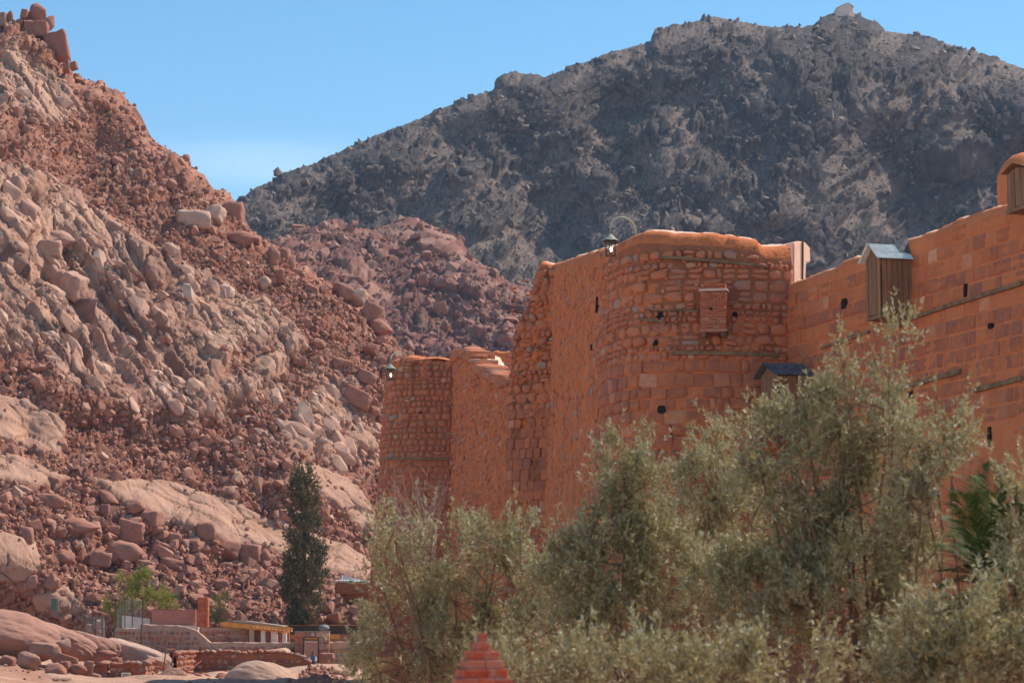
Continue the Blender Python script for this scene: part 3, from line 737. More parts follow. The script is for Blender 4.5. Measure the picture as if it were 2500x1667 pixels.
class Wall:
    """a wall face swept along a line of footings; nodes = (px top, py top, depth, px of the same edge at py 1450, depth there)"""
    def __init__(s, nodes, zb=-4.6):
        s.T = np.array([at(n[0],n[1],n[2]) for n in nodes]); s.zb = zb
        s.B = []
        for n, T in zip(nodes, s.T):
            if len(n) == 3: s.B.append(np.array([T[0],T[1],zb])); continue
            b = at(n[3], 1450, n[4]); f = (T[2]-zb)/(T[2]-b[2]); s.B.append(T+(b-T)*f)
        s.B = np.array(s.B); m = (s.T+s.B)/2
        s.s = np.concatenate([[0], np.cumsum(np.linalg.norm(np.diff(m[:,:2],axis=0),axis=1))]); s.L = s.s[-1]
    def P(s, u, z):
        u = np.asarray(u,float); z = np.asarray(z,float)
        T = np.stack([np.interp(u, s.s, s.T[:,k]) for k in range(3)],-1); B = np.stack([np.interp(u, s.s, s.B[:,k]) for k in range(3)],-1)
        f = ((T[...,2]-z)/(T[...,2]-s.zb))[...,None]
        p = T+(B-T)*f; p[...,2] = z; return p
    def top(s, u): return np.interp(u, s.s, s.T[:,2])
    def nrm(s, u, z, e=.15):
        a = s.P(np.asarray(u)+e, z)-s.P(np.asarray(u)-e, z); b = s.P(u, np.asarray(z)+e)-s.P(u, np.asarray(z)-e)
        n = np.cross(a, b); return n/np.linalg.norm(n,axis=-1,keepdims=True)      # faces the camera (-Y) when u runs to +X
    def frame(s, u, z):
        a = s.P(u+.1,z)-s.P(u-.1,z); a /= np.linalg.norm(a); n = s.nrm(u,z); up = np.cross(n, a); up /= np.linalg.norm(up)
        return a, -n, up
def wall_core(W, name, parent, mat, th=1.2, cap=.28, du=.16, dz=.16, amp=.05, pit=None, seed=0, capmat=None, undul=.0, joint=None):
    nu = max(3, int(W.L/du)+1); u = np.unique(np.concatenate([np.linspace(0, W.L, nu), W.s])); zt = W.top(u)
    zt = zt + undul*(fbm(u/1.1, u*0+seed, 600+seed, 3)-.5)
    nz = max(4, int((zt.max()-W.zb)/dz)); f = np.linspace(0,1,nz)[:,None]
    Z = W.zb + (zt-cap-W.zb)[None,:]*f; U = np.broadcast_to(u[None,:], Z.shape)
    P = W.P(U, Z); n = W.nrm(np.clip(U,.02,W.L-.02), Z)
    d = amp*(fbm(U/.5, Z/.5, 601+seed, 4)-.5)*2 + amp*1.4*(fbm(U/2.5, Z/2.5, 611+seed, 3)-.5)
    if pit is not None: d = d + pit(U, Z)
    P = P+n*d[...,None]; rows = [P]
    hn = n[-1].copy(); hn[:,2] = 0; hn /= np.linalg.norm(hn,axis=1,keepdims=True)+1e-9
    base = P[-1]
    for k in range(1,8):
        q = math.pi*k/7; r_ = .12
        pr = base - hn*(th*(1-math.cos(q))/2); pr = pr + hn*(.05*math.sin(q)); pr = pr.copy()
        pr[:,2] = base[:,2]+cap*math.sin(q)**.8 + .16*(fbm(u/.35, u*0+k*.7, 620+seed, 4)-.5); rows.append(pr[None])
    pb = rows[-1][0].copy(); pb[:,2] -= 2.2; rows.append(pb[None])
    PP = np.concatenate(rows,0); nr, nc = PP.shape[:2]; G = grid_faces(nr,nc)
    me = fast_mesh(name, PP.reshape(-1,3)-np.array(parent.location)[None], G, mat, True)
    if capmat:
        me.materials.append(capmat); mi = np.zeros((nr-1,nc-1), np.int32); mi[nz+1:,:] = 1
        if joint is not None:
            me.materials.append(M['joint']); jm_ = joint((U[:-1,:-1]+U[1:,1:])/2, (Z[:-1,:-1]+Z[1:,1:])/2); mi[:nz-1,:][jm_] = 2
        me.polygons.foreach_set('material_index', mi.ravel())
    o = D.objects.new(name, me); link(o, parent); return o
def courses(W, zr, ur, hrange, wrange, seed, kind, depth, gap=.03, jitter=.02, keep=1.0, holes=(), rowfn=None):
    rng = np.random.default_rng(seed); out_ = []; z = zr[0]
    while z < zr[1]:
        h = rng.uniform(*hrange)
        if rowfn: h = rowfn(z, h)
        u = ur[0]+rng.uniform(-.2,.1)
        while u < ur[1]:
            w_ = h*rng.uniform(*wrange)
            if u+w_ > ur[1]+.12: w_ = ur[1]-u
            if w_ < .12: break
            uc, zc = u+w_/2, z+h/2
            if rng.uniform() < keep and zc < W.top(uc)-.30 and not any(a < uc < b and c < zc < d for a,b,c,d in holes):
                if kind == 'round' and h > .26 and w_ > .3 and rng.uniform() < .12:   # two small ones instead of one
                    for q in (-.25,.25): out_.append((uc, zc+q*h, w_*.95, h*.46, depth*rng.uniform(.5,1)))
                else: out_.append((uc+rng.uniform(-1,1)*jitter, zc+rng.uniform(-1,1)*jitter, w_-gap*rng.uniform(.6,1.8), h-gap*rng.uniform(.6,1.8), depth*rng.uniform(.45,1.35)))
            u += w_
        z += h
    return out_
def lay(W, stones, kind, parent, seed, limit=300, inset=.06, ymax=1330, tilt=.12, mat=None, name='stone', small=.0, topgap=0.):
    """stones -> the ones that show largest become objects, the rest one mesh"""
    rng = np.random.default_rng(seed); rec = []
    for (u,z,w_,h,d) in stones:
        if topgap and z > W.top(u)-topgap: continue
        p = W.P(u,z); a, y, up = W.frame(u,z)
        k = FPX/p[1]; foc = abs(a[0])*k; area = w_*foc*h*k
        pyy = 1500 - p[2]*k; pxx = CX+p[0]*k
        vis_ = pyy < ymax and -20 < pxx < 2520 and area > small
        rec.append((area if vis_ else 0, p, a, y, up, w_, h, d))
    rec.sort(key=lambda r: -r[0]); rest = []
    loc = Vector(parent.location)
    for i, (ar, p, a, y, up, w_, h, d) in enumerate(rec):
        th = rng.uniform(-tilt,tilt); a2 = a*math.cos(th)+up*math.sin(th); up2 = up*math.cos(th)-a*math.sin(th)
        v = rng.integers(0,14); c0 = p + y*inset
        if i < limit and ar > 0:
            o = D.objects.new(name, SME[kind][v]); COL.objects.link(o); o.parent = parent
            m = Matrix((( a2[0]*w_, y[0]*(d+inset), up2[0]*h, c0[0]-loc.x),(a2[1]*w_, y[1]*(d+inset), up2[1]*h, c0[1]-loc.y),(a2[2]*w_, y[2]*(d+inset), up2[2]*h, c0[2]-loc.z),(0,0,0,1)))
            o.matrix_basis = m
        else: rest.append((v,c0,a2*w_,y*(d+inset),up2*h))
    if rest:
        vs=[];fs=[];b=0
        for v,c0,a,y,up in rest:
            V,F = SH[kind][v]; vs.append(V[:,:1]*a+V[:,1:2]*y+V[:,2:]*up+c0-np.array(loc)); fs.append(F+b); b+=len(V)
        V = np.concatenate(vs); F = np.concatenate(fs)
        me = D.meshes.new('small_stones'); me.from_pydata(V.tolist(), [], [tuple(dict.fromkeys(f)) for f in F.tolist()])
        for p_ in me.polygons: p_.use_smooth = True
        me.materials.append(mat or M[{'round':'stone','block':'ashlar','render':'rendered'}[kind]])
        o = D.objects.new('small_stones', me); link(o, parent); o['kind'] = 'stuff'
def wpx(W, px, py, pitchY):  # (u,z) on the wall for a photo pixel
    uu = np.linspace(0, W.L, 700); best = None
    k = np.tan(0)
    z = np.linspace(W.zb, 22, 500); U, Z = np.meshgrid(uu, z); P = W.P(U, Z)
    s_, c_ = math.sin(PITCH), math.cos(PITCH)
    yc = P[...,1]*c_+P[...,2]*s_; zc = -P[...,1]*s_+P[...,2]*c_
    X = CX+FPX*P[...,0]/yc; Yp = CY-FPX*zc/yc
    i = np.unravel_index(np.argmin((X-px)**2+(Yp-py)**2), X.shape); return float(U[i]), float(Z[i])
def wood_mat(name, a, b_, dark):
    m, t, b = newmat(name, .85)
    oi = t.nodes.new('ShaderNodeObjectInfo')
    base = ramp(t, oi.outputs['Random'], [(0,a),(.5,b_),(1,tuple(x*.8 for x in a))])
    g = noise(t, 9, 6, .7, stretch=(1,1,.08)); c = mixc(t, ramp(t, g, [(.4,(0,0,0)),(.7,(1,1,1))]), base, dark)
    t.links.new(c, b.inputs['Base Color']); bump(t, b, g, .6, .01); return m
M['wood'] = wood_mat('weathered_wood', (.44,.22,.11), (.32,.165,.09), (.17,.085,.045))
M['beam'] = simple('old_timber', (.30,.17,.09), .9, .3, 3, .5, .02)
M['tin'] = simple('corrugated_tin', (.85,.84,.78), .45, .12, 3, .1, .005, .0)
M['felt'] = simple('roofing_felt', (.15,.15,.16), .8, .3, 5)
M['iron'] = simple('dark_iron', (.09,.065,.04), .6, .3, 8, .1, .002)
M['pipe'] = simple('painted_pipe', (.30,.31,.24), .55, .15, 4, .0)
M['hole'] = simple('hole_shade', (.02,.014,.01), 1, .1, 2, 0)  # near-black colour paints the shade inside holes onto solid panels
def beam_on(W, pts, parent, th=.13, prot=.05, mat=None, name='beam'):
    """timber let into the wall along photo pixels pts"""
    uz = [wpx(W, *p, 0) for p in pts]; mb = MB(); P = []
    n_ = max(2, int(abs(uz[-1][0]-uz[0][0])/.5)+1)
    for f in np.linspace(0,1,n_):
        u = uz[0][0]+(uz[-1][0]-uz[0][0])*f; z = np.interp(u, sorted([a for a,_ in uz]), [z for _,z in sorted(uz)])
        P.append((u, z))
    vs = []; fs = []
    for (u,z) in P:
        p = W.P(u,z); a,y,up = W.frame(min(max(u,.1),W.L-.1),z); j = random.uniform(-.012,.012)
        vs += [p+y*.1-up*th/2, p-y*(prot+.05+j)-up*th/2, p-y*(prot+.05+j)+up*th/2, p+y*.1+up*th/2]
    for i in range(len(P)-1):
        for k in range(4): fs.append((i*4+k, i*4+(k+1)%4, (i+1)*4+(k+1)%4, (i+1)*4+k))
    fs += [(0,1,2,3), tuple((len(P)-1)*4+k for k in (3,2,1,0))]
    mb.add(vs, fs); return mb.build(name, mat or M['beam'], parent)
def hole_shade_on(W, px, py, wpx_, hpx, parent, name='opening', prot=.07):
    """solid dark panel with irregular edge, painted with the shade of an open hole"""
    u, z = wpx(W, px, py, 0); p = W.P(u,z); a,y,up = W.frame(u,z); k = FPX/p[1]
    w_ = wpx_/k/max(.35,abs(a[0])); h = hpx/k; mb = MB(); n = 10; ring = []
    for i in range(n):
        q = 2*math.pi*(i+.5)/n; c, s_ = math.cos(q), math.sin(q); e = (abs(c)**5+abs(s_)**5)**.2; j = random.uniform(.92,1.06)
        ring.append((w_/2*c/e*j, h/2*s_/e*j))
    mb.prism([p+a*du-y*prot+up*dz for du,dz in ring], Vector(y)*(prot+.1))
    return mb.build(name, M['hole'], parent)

def chinks(W, zr, ur, n, seed):
    r_ = np.random.default_rng(seed)
    return [(r_.uniform(*ur), r_.uniform(*zr), r_.uniform(.10,.24), r_.uniform(.07,.16), r_.uniform(.06,.11)) for _ in range(n)]
# ---- far round tower at the left end
W1 = Wall([(965,888,150,925,149),(948,886,144.5,901,143.7),(952,878,141.8,905,141.0),(966,874,140.4,922,139.5),(1000,866,139.8,965,138.9),(1040,868,139.4,1020,138.5),(1080,872,139.3,1060,138.4),(1106,873,139.2,1090,138.4),(1112,873,143,1096,142.5)])
t1 = empty('corner_tower', tuple(W1.P(W1.L/2, -4.6)), 'squat far corner tower of rounded rubble stones with a timber course low down', 'tower')
wall_core(W1, 'core', t1, M['mud'], th=2.5, cap=.4, seed=1, amp=.05, capmat=M['mud'], undul=.3, joint=lambda U,Z: (Z > 5.7)&(fbm(U/1.2,Z/1.2,801,3)>.36))
z_t = wpx(W1, 1020, 1118, 0)[1]
st = courses(W1, (z_t, 17), (W1.s[1]+.1, W1.s[7]-.03), (.30,.44), (.8,1.5), 5, 'round', .13)
lay(W1, st, 'round', t1, 6, limit=210)
st = courses(W1, (-2.5, z_t-.12), (W1.s[1]+.3, W1.s[7]-.02), (.34,.40), (.9,1.7), 7, 'block', .05)
lay(W1, st, 'block', t1, 8, limit=80)
beam_on(W1, [(935,1122),(1094,1120)], t1, .17, .10)
hole_shade_on(W1, 1027, 1006, 7, 9, t1)
# ---- low curtain wall between it and the buttress
W2 = Wall([(1106,872,139.4,1088,138.8),(1116,868,137.5,1098,136.9),(1128,860,135,1109,134.4),(1150,866,131,1132,130.4),(1162,892,128.5,1144,127.9),(1180,905,125.5,1160,125),(1205,922,121,1186,120.5),(1246,934,114.8,1226,114.2)])
t2 = empty('curtain_wall', tuple(W2.P(W2.L/2, -4.6)), 'low broken stretch of ochre curtain wall between corner tower and buttress', 'wall')
def pits(seed, dens=.56, depth=.14, sx=.22, sz=.16):
    def f(U, Z):
        n = fbm(U/sx, Z/sz, seed, 2); return -depth*sstep(dens, dens+.08, n)
    return f
wall_core(W2, 'core', t2, M['mud'], th=1.6, cap=.3, seed=2, amp=.08, pit=pits(700), du=.10, dz=.10, capmat=M['capplaster'], undul=.5)
st = courses(W2, (2.5, 16), (.2, W2.L-.3), (.24,.42), (.9,1.9), 15, 'round', .07, keep=.40)
lay(W2, st, 'round', t2, 16, limit=90, small=60)
st = [(u, float(W2.top(u))-.05+random.uniform(-.12,.1), random.uniform(.4,.8), random.uniform(.3,.5), .3) for u in np.arange(.4, W2.L, .75)]
lay(W2, st, 'round', t2, 17, limit=40, inset=.35, tilt=.5)
for q_, (i_, dz_) in enumerate(((.8,.12),(1.25,.05),(.1,-.12))):
    st = [(u, float(W2.top(u))+dz_+random.uniform(-.15,.12), random.uniform(.25,.6), random.uniform(.2,.42), .3) for u in np.arange(.3+.1*q_, W2.L, .5)]
    lay(W2, st, 'round', t2, 170+q_, limit=0, inset=i_, tilt=.6)
W2b = Wall([(1160,868,150,1160,150),(1180,872,150,1180,150),(1200,860,150,1200,150),(1225,858,150,1225,150),(1262,852,150,1262,150)], zb=10)
t2b = empty('inner_parapet', tuple(W2b.P(W2b.L/2, 10)), 'short rubble parapet seen behind the dip in the low curtain wall', 'wall')
wall_core(W2b, 'core', t2b, M['mud'], th=.8, cap=.2, seed=3, amp=.06, undul=.4)
lay(W2b, courses(W2b, (12.5,17.5), (.1,W2b.L), (.3,.5), (.9,1.6), 25, 'round', .12), 'round', t2b, 26, limit=40)
# ---- stepped buttress
W3 = Wall([(1248,935,118,1240,118),(1243,932,113.9,1224,113.2),(1249,862,113.7,1232,113.0),(1258,798,113.5,1240,112.8),(1272,765,113.3,1255,112.6),(1288,738,113.1,1270,112.4),(1299,695,112.9,1281,112.2),(1308,655,112.8,1289,112.1),(1320,632,112.7,1299,112.0),(1342,640,112.5,1318,111.8),(1362,636,112.2,1336,111.5)])
t3 = empty('buttress', tuple(W3.P(W3.L/2, -4.6)), 'tall stepped buttress of mixed rubble left of the big tower', 'buttress')
wall_core(W3, 'core', t3, M['mud'], th=2.4, cap=.35, seed=4, amp=.07, pit=pits(710,.6), du=.13, dz=.13, capmat=M['capplaster'], undul=.2, joint=lambda U,Z: (Z > 6)&(fbm(U/1.0,Z/1.5,803,3)>.48))
z3 = wpx(W3, 1290, 1020, 0)[1]
st = courses(W3, (z3,19), (W3.s[1]+.05,W3.L-.05), (.26,.52), (.75,1.6), 35, 'round', .12, keep=.86)
lay(W3, st+chinks(W3, (z3, 16.5), (W3.s[1]+.1, W3.L-.1), 160, 53), 'round', t3, 36, limit=180)
st = courses(W3, (-3,z3-.03), (W3.s[1]+.1,W3.L-.02), (.46,.54), (.7,1.2), 37, 'block', .05, keep=.9)
lay(W3, st, 'block', t3, 38, limit=80)
# ---- great tower with its plastered flank
W4 = Wall([(1352,640,112.4,1326,111.7),(1375,628,107.5,1348,106.8),(1400,618,102,1374,101.3),(1440,606,95,1410,94.2),(1468,598,90.8,1436,90.1),(1490,589,88.4,1458,87.7),(1512,578,87.0,1484,86.3),(1538,566,86.1,1514,85.4),(1565,557,85.6,1544,84.9),(1630,554,85.1,1612,84.4),(1700,554,84.9,1685,84.3),(1780,565,84.9,1768,84.3),(1855,574,85.0,1846,84.4),(1872,588,85.1,1863,84.5),(1934,591,85.4,1924,84.9)])
t4 = empty('great_tower', tuple(W4.P(W4.L/2, -4.6)), 'great rounded rubble tower of the fortress with a thick pale plaster lip', 'tower')
def pit4(U, Z):
    f = sstep(W4.s[5]+1, W4.s[4], U)
    return pits(720,.57,.13,.30,.14)(U,Z)*(.35+.65*f)*sstep(3,9,Z)
wall_core(W4, 'core', t4, M['mud'], th=2.0, cap=.62, du=.15, dz=.15, seed=5, amp=.06, pit=pit4, capmat=M['capplaster'], undul=.15, joint=lambda U,Z: (U > W4.s[5]-.3)&((Z > 12.2)|((Z > 9.5)&(fbm(U/1.4,Z/1.2,805,3)>.52))))
uc0 = W4.s[4]+.4; ucE = W4.L-.02
zA = wpx(W4, 1650, 880, 0)[1]; box_u0 = wpx(W4, 1708, 760, 0)[0]; box_u1 = wpx(W4, 1788, 760, 0)[0]; zb0 = wpx(W4,1740,826,0)[1]; zb1 = wpx(W4,1740,700,0)[1]
zband = wpx(W4, 1650, 640, 0)[1]
hl = [(box_u0,box_u1,zb0,zb1)]
st = courses(W4, (zA, zband), (uc0, ucE), (.19,.46), (.6,1.9), 45, 'round', .10, gap=.02, holes=hl, keep=.93)
st += courses(W4, (zband+.1, 16.5), (uc0+.8, ucE), (.16,.40), (.6,1.9), 46, 'round', .13, gap=.02, keep=.99)
lay(W4, st, 'round', t4, 47, limit=215, topgap=.85)
st = courses(W4, (-4, zA-.05), (uc0+.3, ucE), (.36,.54), (.6,1.7), 48, 'block', .055, gap=.035, keep=.95)
lay(W4, st, 'block', t4, 49, limit=85)
st = courses(W4, (2, 17), (W4.s[0]+.3, uc0), (.22,.5), (.8,1.8), 50, 'round', .05, keep=.30)
st += chinks(W4, (zA, 16.6), (uc0+.2, ucE-.1), 520, 52) + chinks(W3, (0,0), (0,0), 0, 1)
lay(W4, [q for q in st if not (box_u0-.1 < q[0] < box_u1+.1 and zb0 < q[1] < zb1)], 'round', t4, 51, limit=0, topgap=.8)
beam_on(W4, [(1612,631),(1870,652)], t4, .10, .12)
beam_on(W4, [(1575,755),(1704,760)], t4, .08, .06); beam_on(W4, [(1563,782),(1625,788)], t4, .09, .10)
beam_on(W4, [(1640,864),(1900,868)], t4, .13, .12)
hole_shade_on(W4, 1613, 771, 17, 18, t4); hole_shade_on(W4, 1795, 769, 12, 14, t4); hole_shade_on(W4, 1617, 999, 20, 20, t4, 'drain_hole'); hole_shade_on(W4, 1459, 745, 4, 40, t4, 'arrow_slit'); hole_shade_on(W4, 1600, 837, 12, 14, t4)
hole_shade_on(W4, 1447, 848, 8, 14, t4, 'opening')
# ---- long ashlar wall on the right
def lineY(px): return 37.2/((px-CX)/(FPX*math.cos(PITCH))*1.0 + .316)
tops = [(1898,688),(1930,684),(1960,672),(2000,657),(2060,628),(2120,612),(2180,590),(2240,568),(2300,541),(2340,525),(2400,505),(2460,486),(2500,474),(2600,444),(2800,385),(3200,262),(3800,75)]
W5 = Wall([(x,y,lineY(x),x-4,lineY(x)-.5) for x,y in tops])
t5 = empty('ashlar_wall', tuple(W5.P(W5.L/2, -4.6)), 'long fortress wall of squared blocks and plaster running off to the right', 'wall')
def joints(U, Z):   # courses ruled into the plaster of the upper part
    c = np.abs(((Z-.1)/.5) % 1 - .5)*2; d = sstep(.86,.97,c)
    row = np.floor((Z-.1)/.5); off = hsh(row, row*0, 901); c2 = np.abs(((U/.42)+off*3) % 1 - .5)*2
    return d*.03 - .015*sstep(.8,.97,c2)*(1-d)
wall_core(W5, 'core', t5, M['oplaster'], th=1.3, cap=.45, du=.17, dz=.125, seed=6, amp=.03, pit=joints, capmat=M['capplaster'], undul=.12)
zj = lambda k: .1+.5*k
blocks = []; plb = []; rngb = np.random.default_rng(66)
for k in range(-8, 34):
    z0 = zj(k)+.25; u = rngb.uniform(-.3,0)
    while u < W5.L:
        w_ = rngb.uniform(.35,.85); uc = u+w_/2; top = float(W5.top(min(uc,W5.L))); dd = top-z0
        rough = 1.2 < uc < 99 and dd > 7.2 and uc > 6.0 and (z0 < 5.6)
        pr = 0 if dd < 1.0 else (.10 if dd < 1.9 else (.85 if dd < 2.5 else (.25 if dd < 3.4 else .93)))
        if not rough and 0 < uc < W5.L and dd > .75 and rngb.uniform() >= pr: plb.append((uc, z0+.25, w_-.04, .45, .02*rngb.uniform(.4,1.4)))
        elif not rough and dd > .75 and 0 < uc < W5.L: blocks.append((uc, z0+.25, w_-.05, .44, .03*rngb.uniform(.5,1.6)))
        u += w_
lay(W5, blocks, 'block', t5, 68, limit=240, tilt=.012)
lay(W5, plb, 'render', t5, 71, limit=60, tilt=.01)
st = courses(W5, (-4,5.6), (6.2, W5.L-.2), (.2,.45), (.7,1.6), 69, 'round', .015, keep=.5)
lay(W5, st, 'round', t5, 70, limit=0)
beam_on(W5, [(2218,781),(2310,752),(2400,723),(2500,690)], t5, .12, .07)
beam_on(W5, [(2008,849),(2126,810)], t5, .10, .05)
beam_on(W5, [(2168,956),(2350,908)], t5, .17, .07); beam_on(W5, [(2385,955),(2500,925)], t5, .15, .07)
hole_shade_on(W5, 2359, 708, 5, 34, t5, 'arrow_slit'); hole_shade_on(W5, 2421, 794, 8, 14, t5); hole_shade_on(W5, 2226, 978, 6, 54, t5, 'arrow_slit'); hole_shade_on(W5, 2419, 1066, 5, 48, t5, 'arrow_slit'); hole_shade_on(W5, 2063, 742, 10, 26, t5)
# niche with a jamb at the right edge
# ---- pier on the parapet between tower and wall
mb = MB(); Yp = 89.
prof = [(1938,700),(1938,592),(1948,588),(1966,590),(1978,603),(1980,640),(1969,642),(1967,700)]
mb.prism([atv(x,y,88.3+(x-1938)*.03) for x,y in prof], (-.5,.9,0))
pr_ = mb.build('parapet_pier', M['capplaster'], None, bevel=.05); tag(pr_, 'sunlit plastered pier with a notched cornice between great tower and long wall', 'pier')
mb = MB(); mb.tube([atv(1960,588,Yp-.12), atv(1960,640,Yp-.12), atv(1959,700,Yp-.12)], .035, 6); cb = mb.build('cable', M['iron'], None); tag(cb, 'thin dark cable running down the parapet pier', 'cable')
# ---- domed turret at the right border
def turret():
    Yt = 71.; c = atv(2535,400,Yt); bm = MB(); rings = [(482,64),(440,66),(400,66),(385,60),(365,48),(350,30),(343,10)]
    vs=[];fs=[];n=24
    for y,r in rings:
        cc = atv(2535,y,Yt); rr = r*mpp(Yt)*1.02
        vs += [(cc.x+rr*math.cos(2*math.pi*k/n), Yt+2+rr*math.sin(2*math.pi*k/n), cc.z) for k in range(n)]
    for i in range(len(rings)-1):
        for k in range(n): fs.append((i*n+k,i*n+(k+1)%n,(i+1)*n+(k+1)%n,(i+1)*n+k))
    fs.append(tuple((len(rings)-1)*n+k for k in range(n))); bm.add(vs,fs)
    return bm.build('turret', M['oplaster'], None, smooth=True)
tag(turret(), 'smooth orange domed turret cut by the right border', 'turret')

# ---- hanging timber latrine boxes
def timber_box(px, pyb, Yb, w_, out_, h, label, nside, nfront, roofmat, roofh=.55, patch=False, over=.16, yaw=None):
    """hangs on the ashlar wall; local x = along the wall towards the camera side, y = out of the wall, z up"""
    p = atv(px, pyb, Yb); al = Vector((.301,-.954,0)); outn = Vector((-.954,-.301,0))
    t = empty('timber_box', p, label, 'wooden box')
    Mx = Matrix(((al.x,outn.x,0,0),(al.y,outn.y,0,0),(0,0,1,0),(0,0,0,1)))
    def fin(o, name): return o
    def mk(name, mb, mat, **k):
        me = D.meshes.new(name); mb.v = [tuple(Mx @ Vector(v)) for v in mb.v]
        b_ = MB(); b_.v = mb.v; b_.f = mb.f; o = b_.build(name, mat, None, **k); o.parent = t; return o
    # outer face, planks upright
    def planks(n, L, place, ztop):
        x = -L/2
        for i in range(n):
            pw = L/n*random.uniform(.93,1.0); xc = x+L/n/2; x += L/n
            z1 = ztop(xc); z0 = random.uniform(-.03,.03); sp = random.uniform(-.012,.02)
            m_ = MB(); a, b2 = xc-pw/2+.006, xc+pw/2-.006; th = .03
            m_.add([place(a,sp,z0),place(b2,sp,z0),place(b2,sp,ztop(b2)),place(a,sp,ztop(a)),place(a,sp-th,z0),place(b2,sp-th,z0),place(b2,sp-th,ztop(b2)),place(a,sp-th,ztop(a))],
                   [(0,1,2,3),(7,6,5,4),(0,4,5,1),(1,5,6,2),(2,6,7,3),(3,7,4,0)])
            mk('plank', m_, M['wood'])
    gable = lambda x: h+roofh*(1-abs(x)/(w_/2+over))*.98 - .08
    planks(nfront, w_, lambda x,s_,z: (x, out_+s_, z), gable)
    for sgn in (1,-1): planks(nside, out_-.06, lambda x,s_,z,sg=sgn: (sg*(w_/2+s_), out_/2+x-.03, z), lambda x: h-.02)
    m_ = MB(); m_.box((0,out_/2,-.06),(w_+.08,out_+.06,.10)); mk('floor', m_, M['beam'])
    m_ = MB(); m_.box((0,out_*.25,-.22),(.12,out_*.5,.22)); m_.box((w_/2-.05,out_*.25,-.22),(.1,out_*.5,.22)); mk('bracket', m_, M['beam'])
    # roof: two corrugated slopes
    for sgn in (1,-1):
        m_ = MB(); n = 64 if roofmat is M['tin'] else 8; L = out_+over+.06; ht = roofh
        for r_ in range(2):
            f0, f1 = (0,.55) if r_ == 0 else (.50,1.0)
            vs=[]; fs=[]
            for i in range(n+1):
                y = -.02+L*i/n; cz = (.022*math.cos(i*math.pi/2) if roofmat is M['tin'] else random.uniform(-.005,.005))
                for f in (f0,f1):
                    x = sgn*(w_/2+over)*f; z = h+roofh*(1-f)+ (0.02 if r_==0 else 0); nx, nz_ = sgn*roofh, (w_/2+over); q = math.hypot(nx,nz_)
                    vs += [(x+nx/q*cz, y, z+nz_/q*cz), (x+nx/q*(cz-.012), y, z+nz_/q*(cz-.012))]
            for i in range(n):
                a = i*4; fs += [(a,a+2,a+6,a+4),(a+1,a+5,a+7,a+3),(a,a+4,a+5,a+1),(a+2,a+3,a+7,a+6)]
            m_.add(vs, fs)
        mk('roof_sheet', m_, roofmat)
    if patch:
        m_ = MB(); L2 = out_*.34
        vs = [((.03),-.02,h+roofh+.30),(w_*.42,-.02,h+roofh*.25+.05),((w_/2+over)*.55,L2,h+roofh*.5+.045),(.0,L2,h+roofh+.05),(-.15,-.02,h+roofh+.1)]
        m_.prism(vs, (0,0,.03)); mk('felt_patch', m_, M['felt'])
    return t
timber_box(2214, 775, 76.3, 1.06, 1.22, 1.86, 'hanging plank box with a bright corrugated tin roof high on the long wall', 6, 5, M['tin'], .54, True)
timber_box(2000, 1060, 83.9, 1.5, 1.95, 2.05, 'lower hanging plank box with a dark felt roof behind the olive top', 7, 6, M['felt'], .48, False, .2)
timber_box(2592, 512, 68.5, 1.2, 1.5, 1.12, 'open fronted plank box under the domed turret at the right border', 6, 5, M['wood'], .18, False, .1)

# ---- brick box on the great tower
M['brick'] = stone_mat('red_brick', [(0,(.50,.13,.065)),(.4,(.62,.20,.10)),(.7,(.42,.10,.055)),(1,(.66,.32,.2))], (.28,.08,.045), 1.5, .22)
def brick_me(mat):
    m_ = MB(); m_.box((0,0,0),(1,1,1)); me = D.meshes.new('brick'); me.from_pydata(m_.v,[],m_.f); bm = bmesh.new(); bm.from_mesh(me)
    bmesh.ops.bevel(bm, geom=list(bm.edges), offset=.04, segments=1, affect='EDGES'); bm.to_mesh(me); bm.free(); me.materials.append(mat); return me
BRK = brick_me(M['brick'])
def brick_stack(parent, org, ax, ay, wx, wy, z0, n, bh, jt, bl=.22, bd=.105, skip=(), name='brick', me=None, seed=0):
    """bricks round a rectangle wx * wy; org its centre in the parent's frame"""
    rr = random.Random(seed); ax = Vector(ax); ay = Vector(ay)
    for k in range(n):
        z = z0+k*(bh+jt)+bh/2
        for side in range(4):
            L = wx if side % 2 == 0 else wy-2*bd; off = (wy if side % 2 == 0 else wx)/2-bd/2
            dirv, nv = (ax, ay) if side % 2 == 0 else (ay, ax); sg = -1 if side < 2 else 1
            m = max(1, round(L/(bl+jt))); st_ = (k%2)*.5; edges = [0]+[ (i+st_)*L/m for i in range(0 if st_ else 1, m)]+[L]
            edges = sorted(set(round(e,4) for e in edges))
            for a, b in zip(edges[:-1], edges[1:]):
                if b-a < .04: continue
                c = Vector(org)+dirv*((a+b)/2-L/2)+nv*(sg*(off+rr.uniform(-.006,.006)))+Vector((0,0,z))
                if any(q(c, k) for q in skip): continue
                o = D.objects.new(name, me or BRK); COL.objects.link(o); o.parent = parent
                o.matrix_basis = Matrix.Translation(c) @ Matrix(((dirv.x*(b-a-jt),nv.x*bd,0,0),(dirv.y*(b-a-jt),nv.y*bd,0,0),(0,0,bh,0),(0,0,0,1)))
ub, zbx = wpx(W4, 1748, 806, 0); pb_ = W4.P(ub, zbx); a_, y_, up_ = W4.frame(ub, zbx)
ax = Vector((a_[0],a_[1],0)).normalized(); ax = (ax + Vector((0,-.22,0))).normalized(); ay = Vector((-ax.y, ax.x, 0))
bb = empty('brick_box', Vector(pb_)-ay*.32, 'small projecting brick box with a spy hole on the front of the great tower', 'brick box')
brick_stack(bb, (0,0,0), ax, ay, .98, .72, 0, 13, .075, .028, seed=3)
